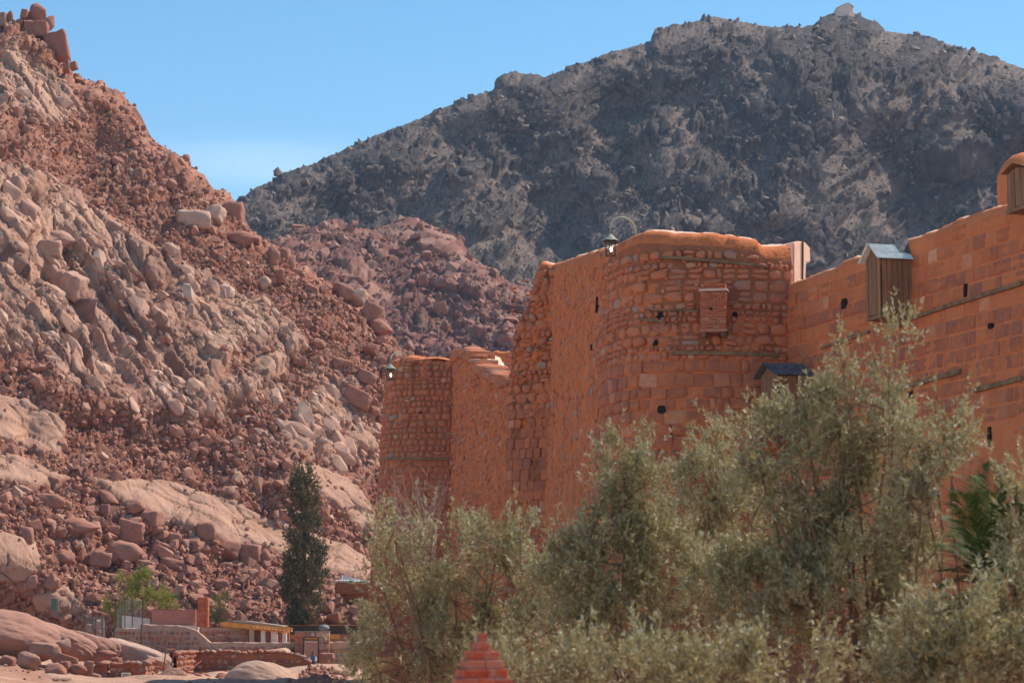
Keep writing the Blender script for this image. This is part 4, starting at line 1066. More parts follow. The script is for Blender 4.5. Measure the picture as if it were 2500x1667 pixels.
m_ = MB(); rm = Matrix(((ax.x,ay.x,0),(ax.y,ay.y,0),(0,0,1)))
def lbox(m_, c, d): m_.box(rm @ Vector(c), d, rm); return m_
lbox(m_, (0,.02,.67),(.90,.60,1.33)); o = m_.build('mortar_core', M['capplaster'], None); o.parent = bb
m_ = MB(); lbox(m_,(0,0,1.42),(1.06,.8,.09)); o = m_.build('cap_slab', M['capplaster'], None, bevel=.02); o.parent = bb
brick_stack(bb, (0,0,0), ax, ay, .92, .6, 1.47, 2, .08, .015, seed=4)
m_ = MB(); lbox(m_,(0,0,-.07),(1.02,.76,.12)); o = m_.build('sill_slab', M['stone'], None, bevel=.02); o.parent = bb
for s_ in (-.36,.36):
    m_ = MB(); m_.tube([rm @ Vector((s_,-.36,-.22)), rm @ Vector((s_,.5,-.22))], .09, 8); o = m_.build('corbel', M['beam'], None, smooth=True); o.parent = bb
m_ = MB(); lbox(m_,(-.08,-.372,.72),(.09,.03,.11)); o = m_.build('spy_hole', M['hole'], None); o.parent = bb  # flat dark block; the hole's shade is only its colour

# ---- lanterns
M['bulb'] = D.materials.new('bulb_glow'); M['bulb'].use_nodes = True
_b = M['bulb'].node_tree.nodes['Principled BSDF']; _b.inputs['Emission Color'].default_value = (1,.96,.85,1); _b.inputs['Emission Strength'].default_value = 4; _b.inputs['Base Color'].default_value = (.9,.9,.85,1)
def lantern(px, py, Yl, label, k=1.0, foot=(0,0), foot2=None):
    """px,py: point where the pipe meets the lantern roof"""
    p = atv(px, py, Yl); t = empty('wall_lantern', p, label, 'lantern', 'lanterns on curved pipes')
    r0 = .34*k; n = 12
    m_ = MB(); vs = [(0,0,0)]; fs = []
    prof = [(.18,-.035),(.5,-.13),(.8,-.20),(1.,-.235)]
    for r_,z in prof:
        for i in range(n*2):
            q = math.pi*i/n; sc = .012*math.cos(6*q)*(r_>.9); vs.append((r0*r_*math.cos(q), r0*r_*math.sin(q), (z+sc)*1.2*k))
    for i in range(n*2): fs.append((0,1+i,1+(i+1)%(2*n)))
    for j in range(len(prof)-1):
        for i in range(n*2): fs.append((1+j*2*n+i,1+(j+1)*2*n+i,1+(j+1)*2*n+(i+1)%(2*n),1+j*2*n+(i+1)%(2*n)))
    m_.add(vs,fs); o = m_.build('roof', M['pipe'], None, smooth=True); o.parent = t
    sm = o.modifiers.new('thickness','SOLIDIFY'); sm.thickness = .012
    zt, zb_, rt, rb = -.24*k, -.84*k, .235*k, .185*k
    for j in range(6):
        q = 2*math.pi*j/6+.3; m_ = MB(); m_.tube([(rt*math.cos(q),rt*math.sin(q),zt),(rb*math.cos(q),rb*math.sin(q),zb_)], .016*k, 5); o = m_.build('post', M['iron'], None); o.parent = t
    for nm, z, r_ in (('top_ring',zt,rt),('bottom_ring',zb_,rb),('scroll_band',zt-.13*k,rt*.95)):
        m_ = MB(); m_.tube([(r_*math.cos(2*math.pi*j/6+.3), r_*math.sin(2*math.pi*j/6+.3), z) for j in range(7)], .018*k, 5); o = m_.build(nm, M['iron'], None); o.parent = t
    m_ = MB(); m_.tube([(.02,0,-.42*k),(.02,0,-.40*k),(.02,0,-.46*k)][:2], .03*k, 8); 
    for z,r_ in (): pass
    bm = bmesh.new(); bmesh.ops.create_uvsphere(bm, u_segments=12, v_segments=8, radius=1); me = D.meshes.new('bulb'); bmesh.ops.scale(bm, vec=(.05*k,.05*k,.10*k), verts=bm.verts); bm.to_mesh(me); bm.free(); me.materials.append(M['bulb'])
    o = D.objects.new('bulb', me); link(o, t); o.location = (.03*k,-.02,-.60*k)
    m_ = MB(); m_.tube([(.03*k,-.02,-.70*k),(.03*k,-.02,zb_)], .022*k, 6); o = m_.build('bulb_holder', M['iron'], None); o.parent = t
    fx, fy = foot; R_ = abs(fx)/2; pts = []
    for i in range(17):
        q = math.pi*(1-i/16); pts.append((fx/2+fx/2*math.cos(q)*1.0, fy*(i/16), .22*k+R_*.98*math.sin(q)))
    pts = [(0,0,-.02)]+pts+[(fx,fy,.22*k-.5*k), (fx,fy,-.6*k)]
    m_ = MB(); m_.tube(pts, .036*k, 8); o = m_.build('curved_arm', M['pipe'], None, smooth=True); o.parent = t
lantern(1490, 571, 86.6, 'large lit lantern hanging over the left shoulder of the great tower', 1.0, (1.0,.9))
lantern(953, 888, 139.2, 'small lit lantern hanging at the left of the far corner tower', 1.15, (1.1,1.6))
# reed tuft caught under the brick box is left to the stonework

# ---- chapel on the summit
Ych = float(np.interp(0,[0,1],[0,0])); 
jm = int(np.argmin(np.abs(MX[0]-2065))); Ych = float(MP[-1,jm,1])-9; cpx, cpy = 2063, 44
_pr = MP[-40:, max(0,jm-6):jm+7].reshape(-1,3); _dy = _pr[:,1]*math.cos(PITCH)+_pr[:,2]*math.sin(PITCH); _dz = -_pr[:,1]*math.sin(PITCH)+_pr[:,2]*math.cos(PITCH)
cpy = min(46., float((CY-FPX*_dz/_dy).min())+4)
t = empty('summit_chapel', atv(cpx,cpy,Ych), 'tiny pale pink chapel on the very top of the dark mountain', 'chapel')
k_ = mpp(Ych); m_ = MB(); w1,w2,hh = 34*k_, 20*k_, 26*k_
m_.prism([(-24*k_,0,-3*k_),(-21*k_,0,17*k_),(-8*k_,0,24*k_),(9*k_,0,30*k_),(9*k_,0,-3*k_)],(0,9,0)); m_.prism([(9.2*k_,0,-3*k_),(9.2*k_,0,30*k_),(19*k_,1,25*k_),(24*k_,2,22*k_),(26*k_,2,-3*k_)],(0,9,0))
M['pink'] = simple('pink_render', (.88,.62,.50), .9, .12, .3, .2); o = m_.build('wall', M['pink'], None); o.parent = t
m_ = MB(); m_.prism([(-22*k_,-.3,17.4*k_),(-8*k_,-.3,24.6*k_),(9*k_,-.3,30.6*k_),(24*k_,1.,23*k_),(24*k_,1.,24.5*k_),(9*k_,-.3,32*k_),(-8*k_,-.3,26*k_),(-22*k_,-.3,18.6*k_)],(0,9.5,0)); o = m_.build('roof', M['pink'], None); o.parent = t
# ------------------------------------------------------------------ compound below the slope
M['gmortar'] = plaster_mat('grey_mortar', (.50,.36,.28), (.44,.30,.23), (.32,.2,.15), 2)
M['cmortar'] = plaster_mat('compound_mortar', (.47,.30,.215), (.38,.23,.16), (.26,.15,.105), 2)
M['cstone'] = stone_mat('compound_stone', [(0,(.34,.13,.085)),(.3,(.46,.21,.13)),(.6,(.26,.12,.09)),(.85,(.30,.22,.18)),(1,(.56,.34,.23))], (.18,.08,.055), smear=.15)
M['white'] = simple('whitewash', (.74,.66,.58), .9, .15, 2)
M['orange'] = simple('orange_paint', (.72,.30,.06), .6, .15, 2, .1)
M['pinkwall'] = simple('pink_concrete', (.50,.20,.15), .9, .15, .8)
M['gravel'] = simple('pale_gravel', (.42,.32,.25), .95, .3, 14, .6, .03)
M['redsteel'] = simple('red_steel', (.34,.08,.06), .6, .2, 4)
CME = [stone_me(V,F,M['cstone'],'stone') for V,F in SH['round']]
def cwall(name, nodes, zb, label, cat='wall', th=.5, hr=(.3,.5), wr=(.8,1.6), seed=1, core=None, depth=.07, limit=120, keep=.95, cap=.06, dry=False):
    W = Wall(nodes, zb); t = empty(name, tuple(W.P(W.L/2, zb)), label, cat)
    wall_core(W, 'core', t, core or M['gmortar'], th=th, cap=cap, du=.2, dz=.2, seed=seed, amp=.03, undul=.1 if not dry else .25)
    st = courses(W, (zb+.1, 30), (.03, W.L), hr, wr, seed+1, 'round', depth, keep=keep, gap=.05)
    st = [q for q in st if q[1] < W.top(q[0])]
    old = SME['round']; SME['round'] = CME
    lay(W, st, 'round', t, seed+2, limit=limit, mat=M['cstone'], ymax=1700)
    if dry:
        st = [(u, float(W.top(u))+random.uniform(-.06,.06), random.uniform(.3,.6), random.uniform(.2,.34), .25) for u in np.arange(.2, W.L, .42)]
        lay(W, st, 'round', t, seed+3, limit=40, inset=.3, tilt=.4, ymax=1700)
    SME['round'] = old; return W, t
cwall('compound_wall', [(280,1534,174),(346,1533,172.2),(347,1524,172),(430,1526,171.6),(478,1537,171.4),(513,1567,171.2),(600,1567,171.1),(719,1568,170.9)], -3.2, 'long mortared stone wall of the compound, stepping down to the gate', seed=100, limit=230, core=M['cmortar'], hr=(.24,.44), depth=.08, keep=1.)
cwall('retaining_wall', [(432,1594,158.5),(474,1590,164.7),(478,1589,165.0),(560,1588,165),(600,1593,165),(640,1589,165),(700,1592,165),(740,1602,165),(757,1616,165)], -4.5, 'dry stone retaining wall in front of the compound, behind the big pale boulder', seed=110, core=M['joint'], hr=(.26,.42), depth=.14, limit=200, dry=True)
cwall('pen_wall', [(268,1620,150),(355,1619,150),(357,1619,150.3),(374,1612,155)], -4.5, 'low dry stone pen wall behind the wire basket', seed=120, core=M['joint'], hr=(.28,.45), depth=.14, dry=True)
cwall('pen_wall', [(222,1624,150.5),(262,1618,150),(266,1617,152)], -4.5, 'short stub of dry stone wall left of the pen with the wire basket', seed=130, core=M['joint'], hr=(.28,.45), depth=.14, dry=True)
cwall('compound_wall', [(806,1567,171),(860,1567,171.3),(960,1568,172)], -4.4, 'stone wall right of the gate running behind the olive tree', seed=140, limit=60, core=M['cmortar'])
def prism_px(t, name, pts, Y, dy, mat, bev=0, dx=0):
    m_ = MB(); m_.prism([atv(x,y,Y) for x,y in pts], (dx,dy,0)); o = m_.build(name, mat, t, bevel=bev); return o
def pbox(t, name, x0,x1,y0,y1,Y,dy,mat,bev=0): return prism_px(t,name,[(x0,y0),(x1,y0),(x1,y1),(x0,y1)],Y,dy,mat,bev,dx=0)
t = empty('concrete_tank', atv(425,1545,175), 'pink concrete water tank on the compound roof left of the chimney', 'tank')
pbox(t,'body',370,477,1488,1526,175,3.0,M['pinkwall'],.03); pbox(t,'base_slab',366,484,1526.3,1545,174.7,3.6,M['white'],.02)
t = empty('white_wall', atv(330,1535,176), 'low whitewashed wall inside the tall wire enclosure', 'wall'); prism_px(t,'panel',[(298,1502),(366,1510),(366,1545),(298,1545)],176,.3,M['white'])
# chimney of real brick courses
t = empty('brick_chimney', atv(493,1530,174), 'square red brick chimney between the pink tank and the small green bush', 'chimney')
k_ = mpp(174); m_ = MB(); cc = atv(493,1530,174); nrow = 24; bh = 70*k_/nrow
for r_ in range(nrow):
    for side in range(2):
        for i in range(4):
            w0 = 24*k_/4; off = (r_%2)*.5*w0
            if side == 0: x = -12*k_+w0*(i+.5)+off*.9; x = min(x, 12*k_-w0*.4); m_.box(cc+Vector((x+random.uniform(-.004,.004), -.02, bh*(r_+.5))), (w0*.93,.1,bh*.84))
            else: m_.box(cc+Vector((12*k_, .08+.2*i+(r_%2)*.08, bh*(r_+.5))), (.1,.18,bh*.84))
m_.box(cc+Vector((0,.4,35*k_)), (23*k_,.78,69*k_)); o = m_.build('brick_courses', M['brick'], t); o['kind'] = 'stuff'
m_ = MB(); m_.box(cc+Vector((0,.42,70.6*k_)), (24*k_,.86,.06)); m_.build('cap', M['mud'], t)
# long low house with the orange roof edge
t = empty('roofed_house', atv(600,1570,176), 'low stone house with a long orange roof edge and whitewashed porch piers', 'house')
pbox(t,'back_wall',478,706,1529,1590,178,.4,M['cstone'])
W_ = Wall([(480,1531,175.4),(604,1531,175.2)], -3.3)
st = courses(W_, (-3,1), (.05,W_.L), (.4,.55), (.9,1.5), 150, 'round', .05, gap=.12)
pbox(t,'front_wall',480,604,1531,1592,175.5,.4,M['gmortar']); old = SME['round']; SME['round'] = CME; lay(W_, st, 'round', t, 151, limit=60, mat=M['cstone'], ymax=1700); SME['round'] = old
for x,w_ in ((617,10),(645,9),(672,13),(697,8)): pbox(t,'pier',x-w_/2-4,x+w_/2-2,1534,1592,175.1,.5,M['white'] if x > 640 else M['gmortar'],.02)
prism_px(t,'roof_edge',[(543,1517),(713,1532),(713,1541),(543,1529)],174.6,.35,M['orange'],.01)
prism_px(t,'roof_slab',[(560,1514),(600,1515),(690,1527),(690,1529),(560,1517)],174.7,4.2,M['gravel'])
prism_px(t,'under_beam',[(600,1529),(706,1540),(706,1545),(600,1535)],175.0,.2,M['orange'])
for i in range(11): 
    f = i/10; x = 618+94*f; y = 1529.5+11*f; pbox(t,'rafter_end',x-1.1,x+1.1,y-1.5,y+1.2,174.4,.2,M['white'])
# rough stones weighing the roof down
t_ = [atv(485+random.uniform(0,60), 1524+random.uniform(-3,3), 176+random.uniform(-.5,.8)) for _ in range(26)]
scatter('roof_rubble', np.array([list(v) for v in t_]), np.full(26,.28), M['cstone'], 91, nvar=6, label='loose stones on the low house roof beside the chimney')
# gate
Yg = 170.2; t = empty('stone_gate', atv(761,1612,Yg), 'square stone gateway with a dark door frame and round plaque over the opening', 'gate')
for (x0,x1,y0,y1) in ((719,742,1555,1572),(719,742,1572.4,1590),(719,742,1590.4,1606),(719,742,1606.4,1634),(778,803,1555,1569),(778,803,1569.4,1585),(778,803,1585.4,1603),(778,803,1603.4,1634)):
    xm = x0+(x1-x0)*random.uniform(.35,.65)
    pbox(t,'stone',x0,xm-.3,y0,y1,Yg,.9,M['cstone'],.03); pbox(t,'stone',xm,x1,y0,y1,Yg+random.uniform(0,.03),.9,M['cstone'],.03)
for (x0,x1) in ((719,745),(745.3,771),(771.3,803)): pbox(t,'lintel_stone',x0,x1,1542,1554.6,Yg-.02,.95,M['cstone'],.03)
pbox(t,'coping',718,804,1540.6,1541.8,Yg-.05,1.,M['gravel'])
pbox(t,'jamb',739.5,742.3,1554.8,1634,Yg-.05,.3,M['iron']); pbox(t,'jamb',775.5,778.3,1554.8,1634,Yg-.05,.3,M['iron']); pbox(t,'head_bar',742,776,1554.8,1556.4,Yg-.04,.2,M['iron'])
m_ = MB(); c0 = atv(764,1547.5,Yg-.06); m_.tube([c0, c0+Vector((0,-.05,0))], 3.6*mpp(Yg), 20); pl = m_.build('plaque', M['white'], t)
m_ = MB(); m_.tube([c0+Vector((-.04,-.052,0)), c0+Vector((.05,-.056,0))], .02, 6); m_.tube([c0+Vector((0,-.05,-.045)), c0+Vector((0,-.058,-.045))],.035,8); m_.tube([c0+Vector((0,-.05,.03)), c0+Vector((0,-.058,.03))],.03,8); o = m_.build('emblem', M['iron'], t); o.parent = pl; o.location = (0,0,0)
t = empty('inner_wall', atv(760,1600,175), 'stone wall with a pale coping seen through the gate opening', 'wall')
pbox(t,'wall',728,800,1567.5,1640,175.2,.4,M['cstone']); pbox(t,'coping',727,801,1565.5,1567,175.1,.5,M['white'])
t = empty('rear_shed', atv(820,1560,178), 'long dark roofed shed behind the gate with an orange beam', 'shed')
pbox(t,'fascia',686,960,1527,1546,180,.4,M['iron']); pbox(t,'wall',690,960,1546,1600,181,.4,M['gmortar']); pbox(t,'beam',686,830,1548,1559,179.6,.3,M['orange']); pbox(t,'roof',686,960,1525,1526.6,179.8,4,M['cstone'])
bm = bmesh.new(); bmesh.ops.create_uvsphere(bm, u_segments=20, v_segments=10, radius=1); bmesh.ops.scale(bm, vec=(.42,.5,.27), verts=bm.verts)
me = D.meshes.new('dish'); bm.to_mesh(me); bm.free(); me.materials.append(simple('grey_tarp',(.20,.21,.22),.7,.2,4)); o = D.objects.new('covered_tank', me); link(o); o.location = atv(791,1532,177.5)
for p_ in me.polygons: p_.use_smooth = True
tag(o,'small rounded grey tank cover above the gate roof','tank')
# person on the step
def person():
    p = atv(763,1633,169.4); t = empty('person', p, 'person in a blue and white jersey sitting in the gate opening', 'person')
    M['skin'] = simple('skin',(.12,.06,.04),.6,.1,8,.1); M['jersey'] = simple('blue_jersey',(.10,.15,.30),.8,.25,7); M['jwhite'] = simple('white_sleeve',(.62,.62,.66),.8,.1,5); M['trouser'] = simple('dark_trousers',(.05,.06,.09),.9,.2,6); M['hair'] = simple('black_hair',(.015,.012,.01),.8,.1,20)
    def skin(name, vs, es, rs, mat, root=0, sub=2):
        me = D.meshes.new(name); me.from_pydata(vs, es, []); o = D.objects.new(name, me); link(o, t)
        o.modifiers.new('skin','SKIN'); sv = me.skin_vertices[0].data
        for i,r_ in enumerate(rs): sv[i].radius = (r_ if isinstance(r_,tuple) else (r_,r_))
        sv[root].use_root = True; s_ = o.modifiers.new('sub','SUBSURF'); s_.levels = sub; s_.render_levels = sub; me.materials.append(mat); return o
    z0 = .48
    # one continuous body: pelvis, spine, neck, head, arms, legs
    V = [(0,0,z0),(0,.0,z0+.2),(0,-.02,z0+.42),(0,-.03,z0+.52),(0,-.05,z0+.60),(-.01,-.07,z0+.70),(-.01,-.07,z0+.79),
         (-.17,-.02,z0+.46),(-.25,-.06,z0+.22),(-.16,-.28,z0+.10),(-.10,-.36,z0+.11),(.17,-.02,z0+.46),(.26,-.05,z0+.22),(.17,-.28,z0+.10),(.11,-.36,z0+.11),
         (-.10,-.02,z0-.02),(-.15,-.42,z0+.02),(-.15,-.46,.08),(-.16,-.58,.04),(.10,-.02,z0-.02),(.16,-.42,z0+.02),(.15,-.46,.08),(.16,-.58,.04)]
    E = [(0,1),(1,2),(2,3),(3,4),(4,5),(5,6),(3,7),(7,8),(8,9),(9,10),(3,11),(11,12),(12,13),(13,14),(0,15),(15,16),(16,17),(17,18),(0,19),(19,20),(20,21),(21,22)]
    r = [(.15,.11),(.14,.10),(.16,.11),(.10,.08),(.055,.055),(.085,.10),(.07,.085),.065,.045,.035,.04,.065,.045,.035,.04,.09,.065,.045,.04,.09,.065,.045,.04]
    skin('body', V, E, r, M['skin'])
    g = lambda idx, f: [tuple(Vector(V[i])) for i in idx]
    skin('shirt', [V[0],V[1],V[2],V[3],V[7],V[11]], [(0,1),(1,2),(2,3),(3,4),(3,5)], [(.175,.135),(.165,.125),(.185,.135),(.10,.09),.085,.085], M['jersey'])
    for a,b_,c_,d_ in ((3,7,8,9),(3,11,12,13)): skin('sleeve', [V[b_],V[c_],tuple((Vector(V[c_])*.3+Vector(V[d_])*.7))], [(0,1),(1,2)], [.085,.065,.052], M['jwhite'])
    for a,b_,c_ in ((15,16,17),(19,20,21)): skin('trouser_leg', [V[a],V[b_],V[c_]], [(0,1),(1,2)], [.11,.085,.065], M['trouser'])
    skin('hair', [(-.01,-.05,z0+.77),(-.01,-.03,z0+.83)], [(0,1)], [(.088,.105),(.07,.085)], M['hair'])
    m_ = MB(); m_.add([(-.03,-.15,z0+.72),(.01,-.15,z0+.72),(-.01,-.19,z0+.715),(-.01,-.155,z0+.765)], [(0,1,2),(0,2,3),(2,1,3),(1,0,3)]); o = m_.build('nose', M['skin'], None); o.parent = t
    s_ = MB(); s_.box((0,.05,.22),(1.0,.45,.44)); o = s_.build('doorstep', M['cstone'], None); o.location = p; tag(o,'stone step in the gate opening under the seated person','step')
person()
# barrel
t = empty('oil_drum', atv(133,1492,168), 'green oil drum standing on the pale slab at the lower left', 'barrel')
M['green'] = simple('green_paint',(.09,.17,.10),.45,.2,3,.1); k_ = mpp(168); p = atv(133,1491,168); r0 = 9*k_; hh = 30*k_
prof = [(0,0),(.98,0),(1,.02)]+[(1+.03*(abs(f-.33)<.02 or abs(f-.67)<.02),f) for f in np.linspace(.04,.96,24)]+[(1,.98),(.96,1),(.94,.97),(0,.97)]
m_ = MB(); n=24; vs=[];fs=[]
for (r_,z) in prof: vs += [(p.x+r0*r_*math.cos(2*math.pi*i/n), p.y+r0*r_*math.sin(2*math.pi*i/n), p.z+hh*z) for i in range(n)]
for j in range(len(prof)-1): fs += [(j*n+i,j*n+(i+1)%n,(j+1)*n+(i+1)%n,(j+1)*n+i) for i in range(n)]
m_.add(vs,fs); m_.build('drum', M['green'], t, smooth=False)
m_ = MB(); m_.tube([p+Vector((r0*1.0*math.cos(-.5),r0*math.sin(-.5),.02)), p+Vector((r0*math.cos(-.5),r0*math.sin(-.5),hh*.98))], .03, 6); m_.build('seam', M['redsteel'], t)
# wire basket
def wires(name, segs, r_, mat, parent, kind=None):
    m_ = MB()
    for a,b in segs: m_.tube([a,b], r_, 4, cap=False)
    o = m_.build(name, mat, parent)
    if kind: o['kind'] = kind
    return o
M['galv'] = simple('galvanised_wire',(.55,.55,.52),.5,.1,5,0)
t = empty('wire_basket', atv(307,1672,148), 'cylindrical wire mesh rubbish basket in front of the pen wall', 'basket')
k_=mpp(148); c_=atv(307,1675,148); R0=11*k_; H0=32*k_; n=16; sg=[]
for j in range(7):
    for i in range(n):
        a=lambda i,j: c_+Vector((R0*math.cos(2*math.pi*i/n), R0*math.sin(2*math.pi*i/n), H0*j/7))
        sg += [(a(i,j),a(i+1,j+1)),(a(i+1,j),a(i,j+1))]
wires('mesh', sg, .007, M['galv'], t)
for j in (0,7): wires('hoop', [(c_+Vector((R0*math.cos(2*math.pi*i/n),R0*math.sin(2*math.pi*i/n),H0*j/7)), c_+Vector((R0*math.cos(2*math.pi*(i+1)/n),R0*math.sin(2*math.pi*(i+1)/n),H0*j/7))) for i in range(n)], .018, M['galv'], t)
# red frame and loose pipes
t = empty('steel_frame', atv(412,1660,154), 'rusty red ladder like steel frame standing beside the pen', 'frame')
wires('post', [(atv(396,1664,154),atv(406,1577,154))], .045, M['redsteel'], t); wires('post', [(atv(418,1626,155),atv(428,1577,155))], .045, M['redsteel'], t)
wires('rung', [(atv(405,1584,154.1),atv(427,1584,154.9))], .03, M['redsteel'], t); wires('rung', [(atv(373,1624,153),atv(410,1632,154.5))], .035, M['redsteel'], t); wires('brace', [(atv(428,1600,155),atv(445,1632,156))], .03, M['redsteel'], t)
for i,(a,b,l) in enumerate((((452,1637),(520,1658),'thick red pipe lying left of the big pale boulder'),((470,1641),(512,1668),'red pipe end sticking out below the thick one'),((500,1645),(560,1668),'red pipe reaching under the big pale boulder'),((455,1640),(492,1612),'thin pinkish pole leaning on the retaining wall'))):
    m_ = MB(); m_.tube([atv(*a,153),atv(*b,152.4 if i<3 else 160)], .045 if i<3 else .03, 6); o = m_.build('loose_pipe', M['redsteel'], None); tag(o,l,'pipe')
# fences
def fence(name, posts, Y, label, sp=.16, top=None):
    t = empty(name, atv(posts[0][0],posts[0][2],Y), label, 'fence'); sg=[]
    for i,(xt,yt,yb) in enumerate(posts):
        xb = xt+(0 if not top else (-8 if i == 0 else 0)); wires('post', [(atv(xb,yb,Y+i*.4),atv(xt,yt,Y+i*.4))], .035, M['iron'], t)
    for (a,b) in zip(posts[:-1],posts[1:]):
        i = posts.index(a); A=atv(a[0],a[1],Y+i*.4); B=atv(b[0],b[1],Y+i*.4+.4); A0=atv(a[0],a[2],Y+i*.4); B0=atv(b[0],b[2],Y+i*.4+.4)
        n=int((B-A).length/sp)+1; m=int((A-A0).length/sp)
        P_=lambda u,v: (A0.lerp(B0,u)).lerp(A.lerp(B,u),v)
        for q in range(n):
            for w_ in range(m):
                sg += [(P_(q/n,w_/m),P_((q+1)/n,(w_+1)/m)),(P_((q+1)/n,w_/m),P_(q/n,(w_+1)/m))]
    wires('wire_mesh', sg, .004, M['galv'], t)
    return t
fence('wire_fence', [(206,1500,1560),(234,1508,1568),(250,1502,1575),(257,1514,1580)], 163, 'low sagging wire fence beside the whaleback rock')
fence('wire_fence', [(283,1490,1535),(305,1464,1532),(323,1462,1530),(348,1464,1530)], 173.2, 'tall wire enclosure in front of the green acacia')
m_ = MB(); m_.tube([atv(279,1525,172.6),atv(279,1567,172.6)],.05,6); o=m_.build('fence_post', M['iron'], None); tag(o,'dark post at the left corner of the compound wall','post')
m_ = MB(); m_.tube([atv(345,1524,171.4),atv(345,1583,171.4)],.05,6); o=m_.build('fence_post', M['iron'], None); tag(o,'dark post on the compound wall below the tall wire enclosure','post')
# foreground rocks on the left
def bigrock(px,py,w_,h_,Y,label,seed,pal=False,tilt=0.,depth=None,soft=.12,name='rock_outcrop',cat='rock',planes=12):
    me = boulder_mesh(seed, 5, planes, soft, .045, False, .55)
    if pal: me.materials[0] = M['paleboulder']
    o = D.objects.new(name, me); link(o); o.location = atv(px,py,Y); k=mpp(Y); o.scale=(w_*k,(depth or w_*.6)*k,h_*k); o.rotation_euler=(0,tilt,random.uniform(-.2,.2)); tag(o,label,cat); return o
M['whale'] = rock_mat('smooth_granite', (.40,.20,.14), (.46,.25,.18), (.52,.31,.23), (.30,.15,.11), 2.2, .15)
M['boulder'] = M['boulder']
for a in ((10,1550,290,130,151,'huge smooth whaleback rock at the left border',301,False,.10),(150,1562,220,84,153,'long rounded rock sloping down right from the whaleback',313,False,.32),(225,1580,150,80,155,'lower end of the rounded rock ridge by the wire fence',303,False,.35),
          (108,1583,76,32,149.5,'rounded rock lobe at the foot of the whaleback',304,False,.1),(158,1572,44,34,150,'small rock knob tucked under the ridge',305,False,.2),(320,1597,170,64,157,'low sandy rock hump below the compound wall corner',306,True,.25),
          (390,1612,90,44,156,'rock hump running down to the red steel frame',307,True,.3),
          (648,1668,200,108,147,'large smooth pale boulder in front of the retaining wall',311,True,.08),(420,1655,80,56,149,'rough rock beside the foot of the red steel frame',309,False,.2)):
    o = bigrock(*a); 
    if not a[7]: o.data.materials[0] = M['whale']
FG = [(70,1611,64,44,146,'pyramid shaped rock on the sandy slab at the lower left',.1),(20,1615,36,30,147,'broken rock at the left border above the sandy slab',.1),(137,1600,34,44,148,'upright wedge of rock behind the pyramid shaped one',-.3),(165,1612,60,26,148,'flat rocks right of the upright wedge',.3),
      (132,1642,62,48,143,'smooth dark boulder near the bottom left corner',.1),(160,1625,28,26,145,'small round rock touching the smooth dark boulder',0),(190,1634,44,28,145,'pale broken rock with a flat top left of the pen',.1),(215,1630,26,44,146,'standing rock against the stub of pen wall',.1),
      (112,1664,40,34,141,'rock cut by the bottom border near the left',.1),(152,1672,48,40,140,'rounded rock at the bottom border',.1),(262,1597,50,22,153,'flat dark rock above the pen',.1),(285,1612,30,16,152,'flat stone lying on top of the pen wall',0),(540,1652,30,22,152,'small rock beside the red pipes',.1),
      (235,1655,24,22,145,'stone at the left foot of the pen',.2),(792,1638,34,20,160,'flat slab on top of the stone heap by the path',.3),(765,1650,30,22,158,'block on the left side of the stone heap by the path',.2),(812,1648,36,18,159,'long slab on the right of the stone heap by the path',.4),(800,1600,40,18,166,'low stone at the right foot of the gate',.1)]
for x,y,a,b_,Yv,l,tl in FG: boulder(x,y,a,b_,l,Y=Yv,tilt=tl)
pp=[]; 
for _ in range(320):
    x=random.gauss(775,34); y=random.uniform(1640,1674); Yv=4.0*FPX/(y-1500); Yv=min(Yv,166)
    q=atv(x,y,Yv); pp.append((q.x,q.y,float(ground_z(q.x,q.y))+.10+.3*math.exp(-((x-775)/30)**2)*random.random()))
for _ in range(500):
    x=random.uniform(-20,560); y=random.uniform(1560,1690); Yv=min(4.1*FPX/(y-1500),162); q=atv(x,y,Yv); pp.append((q.x,q.y,float(ground_z(q.x,q.y))+.08))
pp=np.array(pp); scatter('stone_heap', pp, RNG.uniform(.14,.5,len(pp))*np.where(pp[:,0]>-20,1.,.7), M['rubble'], 95, label='heap of loose stones and scattered rubble on the near ground')
# stone shelter with sandbags
Ys = float(hill_pt(850,1460)[1])-4
W_,ts = cwall('stone_shelter', [(818,1424,Ys+1),(822,1421,Ys),(880,1423,Ys-.3),(912,1424,Ys-.2)], float(atv(850,1449,Ys).z), 'round stacked stone shelter wall topped by sandbags left of the fortress foot', seed=160, core=M['joint'], hr=(.14,.24), depth=.08, limit=160)
bag = boulder_mesh(500,2,3,.3); bag.materials.clear(); bag.materials.append(M['white']); bag2 = bag.copy(); bag2.materials.clear(); bag2.materials.append(simple('green_sack',(.05,.42,.25),.7,.2,6))
for i in range(10):
    g_ = i in (4,7,8); o = D.objects.new('sandbag', bag2 if g_ else bag); link(o); o.location = atv(823+8.6*i, 1418.5+.3*i+random.uniform(-1,1), Ys+.15); o.scale=(.42,.42,.26); o.rotation_euler=(0,random.uniform(-.2,.2),random.uniform(-.5,.5))
    tag(o, ('first','second','third','fourth','fifth','sixth','seventh','eighth','ninth','last')[i]+' sandbag from the left on the stone shelter, '+('green' if g_ else 'white'), 'sandbag', ('green' if g_ else 'white')+' sandbags on the shelter')
m_ = MB(); m_.prism([atv(835,1402,Ys+1),atv(845,1408,Ys+1.2),(atv(885,1415,Ys+.8)),atv(885,1423,Ys+.4),atv(835,1421,Ys+.5)],(0,.05,0)); o=m_.build('tarpaulin', simple('grey_sheet',(.38,.38,.42),.6,.1,3), None); tag(o,'grey tarpaulin sheet stretched under the overhanging slab','tarpaulin')

